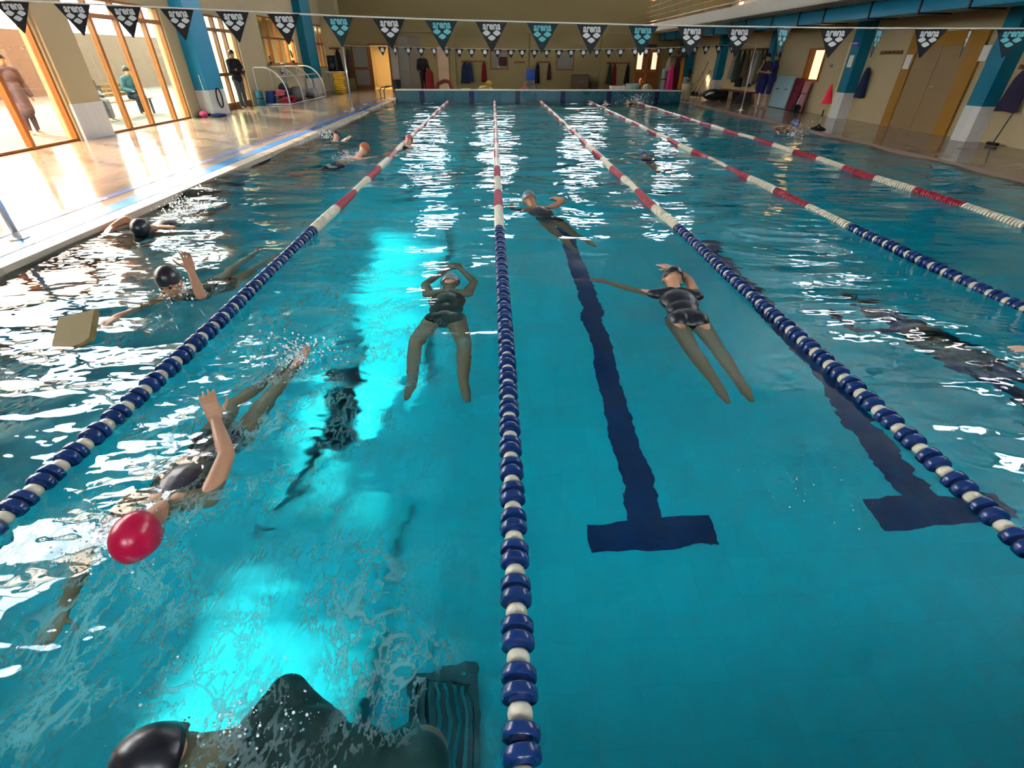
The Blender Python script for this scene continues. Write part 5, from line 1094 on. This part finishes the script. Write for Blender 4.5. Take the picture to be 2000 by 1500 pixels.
lean('rose coloured gym mat leaning at the right end of the mats', wy(1575, 216), wy(1564, 214) - 0.02, 0.9, PKM, 0.16, 0.06)
pm = empty('pool_pump', (10.55, wy(1582, 217), DZ), 'small black pool pump on the deck below the glowing window', 'pump'); yy_ = wy(1582, 217)
MB().lathe([(0.05, -0.16), (0.11, -0.14), (0.11, 0.10), (0.07, 0.14), (0.04, 0.2)], (10.55, yy_, DZ + 0.14), axis='y', seg=16).build('motor', BLACK, pm, 40); MB().bbox((10.55, yy_, DZ + 0.02), (0.26, 0.36, 0.04), 0.008).build('base', BLACK, pm); MB().tube([(10.55, yy_, DZ + 0.24), (10.58, yy_, DZ + 0.4), (10.68, yy_, DZ + 0.55)], 0.02, 8).build('pipe', GREYM, pm, True)
# red cone on a post with black foot
c = AZ(1597, 253, DZ); cn = empty('cone_marker', (c.x, c.y, DZ), 'red cone on a thin post with black foot beside the right pool edge', 'cone')
MB().lathe([(0.19, 0), (0.19, 0.02), (0.13, 0.05), (0.03, 0.09), (0.03, 0.13)], (c.x, c.y, DZ), seg=24).build('foot', BLACK, cn, 40)
MB().tube([(c.x, c.y, DZ + 0.1), (c.x, c.y, DZ + 0.95)], 0.011, 8).build('post', mat('pale_stick', (0.55, 0.40, 0.22), 0.6, 0.1, 10), cn, True)
MB().tube([(c.x, c.y, DZ + 0.30), (c.x, c.y, DZ + 0.46)], 0.018, 8).build('sleeve', BLACK, cn, True)
MB().lathe([(0.125, 0), (0.13, 0.01), (0.02, 0.42), (0.008, 0.43)], (c.x, c.y, DZ + 0.60), seg=24).build('cone', mat('signal_red', (0.75, 0.02, 0.05), 0.4, 0.06, 8), cn, 40)
# robes between the third and fourth columns
hook_rail('long hook rail with many dark robes behind the people in navy', (XW - 0.015, 23.0, 1.95), (XW - 0.015, 26.6, 1.95), (-1, 0, 0), n=14)
for i, (y, m, nm) in enumerate(((23.2, BK, 'black'), (23.6, OL, 'olive'), (24.0, GY, 'grey'), (24.4, BR, 'brown'), (24.9, OL, 'dark olive'), (25.3, BK, 'charcoal black'), (25.8, GN, 'dark green'), (26.3, GY, 'light grey'))):
    robe('%s robe, %s from the near end of the long rail on the right' % (nm, ('first', 'second', 'third', 'fourth', 'fifth', 'sixth', 'seventh', 'eighth')[i]), (XW - 0.13, y, 1.93), 0.44, (1.35, 1.1, 1.2, 1.3, 1.0, 1.35, 1.2, 1.1)[i], 0.2, (0, 1, 0), m, group='robes on the long right rail', seed=20 + i)
bn = empty('bench', (10.55, 24.3, DZ), 'long dark red bench below the hanging robes', 'bench')
MB().bbox((10.55, 24.3, DZ + 0.40), (0.36, 2.8, 0.05), 0.012).build('seat', mat('bench_red', (0.12, 0.015, 0.012), 0.5, 0.15, 4), bn)
for y in (23.1, 24.3, 25.5): MB().bbox((10.55, y, DZ + 0.19), (0.30, 0.06, 0.37), 0.01).build('trestle', DARKM, bn)
blob('sports_bag', 'black sports bag under the dark red bench', 'bag', (10.5, 23.5, DZ + 0.16), (0.2, 0.4, 0.16), BK, lump=0.08, seed=8)
# black covered paddle board
c = AZ(1392, 196, DZ); pb = empty('black_float', (c.x, c.y, DZ), 'big black oval float with a white stripe on the far right deck', 'float')
MB().ell((c.x, c.y, DZ + 0.22), (0.48, 0.62, 0.22), None, 24, 12).build('shell', BLACK, pb, True); MB().tube([(c.x - 0.47, c.y - 0.25, DZ + 0.2), (c.x - 0.36, c.y - 0.42, DZ + 0.30), (c.x - 0.20, c.y - 0.5, DZ + 0.33)], [0.03, 0.05, 0.03], 8).build('stripe', WHITE, pb, True)
# planter bucket, mat roll, plants, pink and dark red robes at the corner
c = AZ(1338, 194, DZ); pot_plant('leafy plant in a tall white bucket at the far right deck', c.x, c.y, DZ, 0.5, LEAFD, BEIG, 0.24, 22, 5, 0.05, ph=0.62)
pot_plant('hanging green plant on the wall above the pink robe', 10.4, 32.4, 1.55, 0.55, LEAFM, TERRA, 0.16, 34, 6, 0.06)
wb_ = empty('wall_bracket', (10.4, 32.7, 1.5), 'iron bracket carrying the green plant at the far right', 'bracket'); MB().tube([(10.4, YF - 0.01, 1.54), (10.4, 32.25, 1.54)], 0.015, 6).build('arm', DARKM, wb_, True); MB().lathe([(0.17, 0), (0.17, 0.012)], (10.4, 32.4, 1.535), seg=18).build('dish', DARKM, wb_, True)
c = AY(1293, 175, 31.0); rl_ = empty('foam_roll', (c.x, 31.0, DZ), 'tall pale grey rolled mat left of the pink robe', 'mat'); MB().lathe([(0.12, 0), (0.14, 0.02), (0.14, 1.08), (0.12, 1.1)], (c.x, 31.0, DZ), seg=20).build('roll', mat('foam_grey', (0.32, 0.33, 0.38), 0.7, 0.08, 10), rl_, True); MB().lathe([(0.142, 0), (0.147, 0.02), (0.142, 0.04)], (c.x, 31.0, DZ + 0.6), seg=20).build('strap', BLACK, rl_, True)
rk = empty('robe_rack', (10.0, 30.6, DZ), 'dark metal robe rack at the far right corner', 'rack'); RXc = [AY(p_, 150, 30.6).x for p_ in (1306, 1334)]
for x in RXc: MB().tube([(x, 30.6, DZ), (x, 30.6, 1.72)], 0.016, 8).build('post', DARKM, rk, True); MB().tube([(x, 30.35, DZ + 0.02), (x, 30.85, DZ + 0.02)], 0.016, 8).build('foot', DARKM, rk, True)
MB().tube([(RXc[0], 30.6, 1.72), (RXc[1], 30.6, 1.72)], 0.016, 8).build('bar', DARKM, rk, True)
robe('bright pink towel robe hanging at the far right corner', (AY(1311, 140, 30.5).x, 30.5, 1.32), 0.42, 1.12, 0.22, (1, 0, 0), PK, seed=31)
robe('maroon robe right of the pink robe', (AY(1321, 140, 30.6).x, 30.62, 1.66), 0.46, 1.5, 0.2, (1, 0, 0), MR, seed=32)
robe('orange and brown robe at the right end of the corner rack', (AY(1331, 140, 30.6).x, 30.62, 1.66), 0.28, 1.45, 0.18, (1, 0, 0), OR, seed=33)
robe('pale cream shirt above the pink robe', (AY(1308, 120, 30.6).x, 30.66, 1.68), 0.34, 0.62, 0.16, (1, 0, 0), CRM, 'shirt', seed=34)
# mops and poles leaning between the far columns
for i, (px, py, h, m, nm) in enumerate(((1362, 190, 1.15, WHITE, 'white'), (1371, 191, 1.0, ORG, 'orange'), (1381, 190, 1.45, DARKM, 'dark'), (1390, 189, 1.1, REDP, 'red'), (1401, 191, 1.25, GREYM, 'grey'), (1424, 196, 1.15, WHITE, 'tall white'), (1432, 197, 1.05, BEIG, 'beige'))):
    x, y = 10.55, (30.6, 30.1, 29.6, 29.1, 28.6, 27.0, 26.5)[i] + 0.0
    e = empty('mop', (x, y, DZ), '%s handled mop leaning on the wall by the far right columns' % nm, 'mop', 'mops on the right wall')
    MB().tube([(x, y, DZ + 0.05), (XW - 0.03, y + 0.05, DZ + h)], 0.014, 8).build('handle', m, e, True)
    MB().lathe([(0.02, 0.14), (0.05, 0.12), (0.10, 0.02), (0.09, 0)], (x, y, DZ), seg=14, fn=lambda t, z: 1 + 0.2 * math.sin(7 * t)).build('mop_head', (GY, BR, BK, MR, GY, CRM, GY)[i], e, True)
struct(B((XW - 0.03, 28.2, DZ), (XW, 31.6, 2.1)), 'door_10', mat('lit_wall_cream', (0.80, 0.66, 0.38), 0.6, 0.04, 1.5), label='pale panel coloured as warm lit wall between the two far right columns')  # flat panel, its pale cream stands in for warm light on the wall
struct(B((XW - 0.06, 28.1, DZ), (XW, 28.2, 2.15)), 'trim_16', WOOD, label='orange door jamb at the far right columns')
# dark clothes and pole at the right picture edge
robe('dark purple jacket hanging at the right picture edge', (XW - 0.12, wy(1996, 175), 1.45), 0.5, 0.75, 0.2, (0, 1, 0), cloth('purple_black', (0.03, 0.02, 0.05)), 'jacket', seed=35)
hook_rail('short hook rail at the right picture edge', (XW - 0.015, wy(1996, 175) - 0.5, 1.5), (XW - 0.015, wy(1996, 175) + 0.3, 1.5), (-1, 0, 0), n=3)
yp = wy(1968, 265); pl = empty('pole_brush', (10.85, yp, DZ), 'dark pole brush leaning on the wall near the right picture edge', 'brush'); MB().tube([(10.85, yp, DZ + 0.05), (XW - 0.02, yp + 0.06, 1.0)], 0.013, 8).build('pole', DARKM, pl, True); MB().bbox((10.85, yp, DZ + 0.04), (0.07, 0.26, 0.06), 0.01).build('brush_head', BLACK, pl)

# ------------------------------------------------------------------ people on land
def stand(label, x, y, z, heading, k, skin, clothes, hair=HAIR, arms='down', voxel=0.014, fine=False, group=None, lean_=0.0, extra=None):
    f = V(math.cos(heading), math.sin(heading), 0); r_ = f.cross(UP)
    def P(a, b, h): return V(x, y, z) + f * a * k + r_ * b * k + UP * h * k
    e = empty('person', (x, y, z), label, 'person', group)
    g = Fig(P(0, 0, 0.93), P(lean_, 0, 1.40), P(lean_ + 0.02, 0, 1.62), f, None, k)
    for n, s_ in (('R', 1), ('L', -1)):
        if arms == 'down': g.setarm(n, P(-0.02, s_ * 0.24, 1.12), P(0.06, s_ * 0.25, 0.87), (0.2 * f.x, 0.2 * f.y, -1), tuple(-r_ * s_), 0.25)
        if arms == 'fold': g.setarm(n, P(0.08, s_ * 0.23, 1.13), P(0.24, s_ * -0.04, 1.18), tuple(-r_ * s_ * 0.9 + f * 0.1), tuple(-f), 0.3)
        if arms == 'chin': g.setarm(n, P(0.10, s_ * 0.22, 1.13), P(0.20, s_ * (0.02 if s_ > 0 else 0.05), 1.40 if s_ > 0 else 1.16), (0, 0, 1) if s_ > 0 else tuple(r_), tuple(-f), 0.4)
        if arms == 'carry': g.setarm(n, P(0.04, s_ * 0.25, 1.12), P(0.24, s_ * 0.22, 1.0), tuple(f), tuple(-r_ * s_), 0.5)
        g.setleg(n, P(0.03 if s_ > 0 else 0.0, s_ * 0.09, 0.49), P(-0.02, s_ * 0.095, 0.075), P(0.14, s_ * 0.12, 0.03))
    g.body(e, skin, voxel, fine)
    for nm, m, kinds, gr in clothes: g.garment(e, nm, m, voxel, kinds, gr)
    g.cap(e, hair, 'hair', grow=0.010, long=0.12)
    return e
def sit(label, x, y, z, seat, heading, k, skin, clothes, voxel=0.015, group=None):
    f = V(math.cos(heading), math.sin(heading), 0); r_ = f.cross(UP)
    def P(a, b, h): return V(x, y, z) + f * a * k + r_ * b * k + UP * h
    e = empty('person', (x, y, z), label, 'person', group)
    g = Fig(P(0, 0, seat + 0.10), P(0.06, 0, seat + 0.55 * k), P(0.10, 0, seat + 0.77 * k), f, None, k)
    for n, s_ in (('R', 1), ('L', -1)):
        g.setarm(n, P(0.05, s_ * 0.24, seat + 0.28), P(0.28, s_ * 0.12, seat + 0.22), tuple(f), (0, 0, -1), 0.3)
        g.setleg(n, P(0.42, s_ * 0.10, seat + 0.07), P(0.44, s_ * 0.10, 0.08), P(0.60, s_ * 0.11, 0.03))
    g.body(e, skin, voxel, False)
    for nm, m, kinds, gr in clothes: g.garment(e, nm, m, voxel, kinds, gr)
    g.cap(e, HAIR, 'hair', grow=0.012, long=0.1)
    return e
NVC = cloth('navy_uniform', (0.010, 0.014, 0.085))
c = AZ(1492, 214, DZ)
stand('person in navy shorts and dark top with hand at the chin by the teal column', 10.28, 21.55, DZ, -2.6, 1.0, SKIND, [('shorts', NVC, {'hips': 1, 'legs': 0.95}, 0.03), ('top', cloth('dusk', (0.05, 0.03, 0.045)), {'top': 1, 'shoulders': 1, 'sleeve': 0.5}, 0.016)], arms='chin', group='people in navy')
stand('person in a long navy top and shorts standing behind the chin holding person', 10.36, 21.02, DZ, 2.6, 1.02, SKIND, [('shorts', NVC, {'hips': 1, 'legs': 0.95}, 0.03), ('top', NVC, {'torso': 1, 'shoulders': 1, 'sleeve': 0.8}, 0.022)], arms='fold', group='people in navy')
c = AY(829, 172, 27.2)
stand('person in black carrying a red towel before the grey recess panels', c.x, 27.2, DZ, -1.2, 1.02, SKIND, [('coat', BK, {'torso': 1, 'shoulders': 1, 'sleeve': 1.1}, 0.03), ('trousers', BK, {'hips': 1, 'legs': 2.0}, 0.014)], arms='carry')
robe('dark red towel held by the person in black', (c.x + 0.30, 26.98, 1.18), 0.42, 0.85, 0.16, (1, 0, 0), RD, 'towel', name='held_towel', seed=40, taper=0.8)
stand('person in black leaning at the glazed double door', -8.85, 20.1, DZ, -0.6, 1.0, SKIND, [('jacket', BK, {'torso': 1, 'shoulders': 1, 'sleeve': 1.1}, 0.03), ('trousers', cloth('grey_trousers', (0.06, 0.07, 0.07)), {'hips': 1, 'legs': 2.0}, 0.014)], arms='fold')
# outside the windows
BENCH = mat('bench_wood', (0.30, 0.18, 0.08), 0.6, 0.2, 6)
ob = empty('bench', (-11.6, 17.3, 0.0), 'wooden garden bench outside the sliding glazing', 'bench')
for k in range(4): B((-11.95 + k * 0.11, 15.8, 0.42), (-11.95 + k * 0.11 + 0.085, 19.4, 0.45)).build('seat_slat', BENCH, ob)
for k in range(3): B((-12.03, 15.8, 0.55 + k * 0.12), (-12.0, 19.4, 0.64 + k * 0.12)).build('back_slat', BENCH, ob)
for y in (16.0, 17.6, 19.2): B((-12.0, y, 0.0), (-11.95, y + 0.06, 0.86)).build('back_leg', DARKM, ob); B((-11.58, y, 0.0), (-11.53, y + 0.06, 0.42)).build('front_leg', DARKM, ob)
sit('seated person in a lilac grey jacket on the bench outside, left', -11.72, 16.75, 0.0, 0.45, -0.3, 1.0, SKIN, [('jacket', cloth('lilac', (0.16, 0.14, 0.17)), {'torso': 1, 'shoulders': 1, 'sleeve': 1.1}, 0.03), ('trousers', cloth('pale_jeans', (0.2, 0.2, 0.22)), {'hips': 1, 'legs': 2.0}, 0.015)])
sit('seated person in dark trousers on the bench outside, right', -11.72, 18.75, 0.0, 0.45, -0.6, 1.0, SKIN, [('jacket', cloth('teal_jacket', (0.03, 0.09, 0.12)), {'torso': 1, 'shoulders': 1, 'sleeve': 1.1}, 0.03), ('trousers', cloth('dark_jeans', (0.012, 0.016, 0.03)), {'hips': 1, 'legs': 2.0}, 0.015)])
stand('person in a mauve grey coat standing outside the left glazing', -11.3, 13.75, 0.0, -0.4, 0.95, SKIN, [('coat', cloth('mauve', (0.15, 0.11, 0.13)), {'torso': 1, 'shoulders': 1, 'sleeve': 1.1, 'skirt': 0.35}, 0.03), ('trousers', cloth('mauve_dark', (0.10, 0.07, 0.09)), {'hips': 1, 'legs': 2.0}, 0.014)])

# ------------------------------------------------------------------ spray
SPR = mat('spray_white', (0.85, 0.92, 0.94), 0.2, 0.05, 20, spec=0.6)
ICO = bmesh.new(); bmesh.ops.create_icosphere(ICO, subdivisions=1, radius=1.0); ICO.verts.index_update()
IV = [v.co.copy() for v in ICO.verts]; IF = [[v.index for v in f.verts] for f in ICO.faces]; ICO.free()
def spray(label, x, y, rx, ry, h, n, seed, rmax=0.009):
    rr = random.Random(seed); mb = MB()
    for k in range(n):
        a = rr.uniform(0, 6.28); q = abs(rr.gauss(0, 0.5)); r = rmax * (0.25 + 0.75 * rr.random() ** 2.5)
        c = V(x + rx * q * math.cos(a), y + ry * q * math.sin(a), 0.01 + h * rr.random() ** 2)
        s_ = V(1, 1, rr.uniform(0.7, 1.5))
        mb.add([c + V(v.x * r * s_.x, v.y * r * s_.y, v.z * r * s_.z) for v in IV], IF)
    o = mb.build('water_spray', SPR, None, True); tag(o, label, 'water spray', kind='stuff')
spray('fine white spray over the feet of the crimson capped swimmer', -1.25, 2.68, 0.30, 0.28, 0.14, 420, 1)
spray('white spray around the crimson cap', -1.55, 1.35, 0.35, 0.35, 0.08, 360, 2, 0.006)
spray('spray around the raised arm of the black capped swimmer', -2.55, 3.75, 0.35, 0.3, 0.10, 260, 3)
spray('spray behind the swimmer at the blue striped edge', -3.9, 6.3, 0.3, 0.6, 0.15, 320, 4, 0.011)
spray('tall splash beside the rightmost lane swimmer', 7.5, 13.4, 0.5, 0.6, 0.35, 420, 5, 0.016)
spray('splash of the distant swimmers at the bulkhead', 6.2, 24.2, 0.9, 0.5, 0.32, 500, 6, 0.022)
spray('small splash of the far swimmer near the left edge', -4.0, 13.0, 0.3, 0.3, 0.18, 200, 7, 0.014)
spray('splash left of the reddish haired swimmer', -2.8, 10.2, 0.3, 0.3, 0.15, 200, 8, 0.012)
spray('droplets over the dark swimmer at the bottom edge', -0.75, 0.62, 0.32, 0.22, 0.08, 320, 9, 0.005)
spray('scattered droplets on the calm water right of the middle rope', 1.35, 1.55, 0.5, 0.4, 0.01, 60, 10, 0.004)
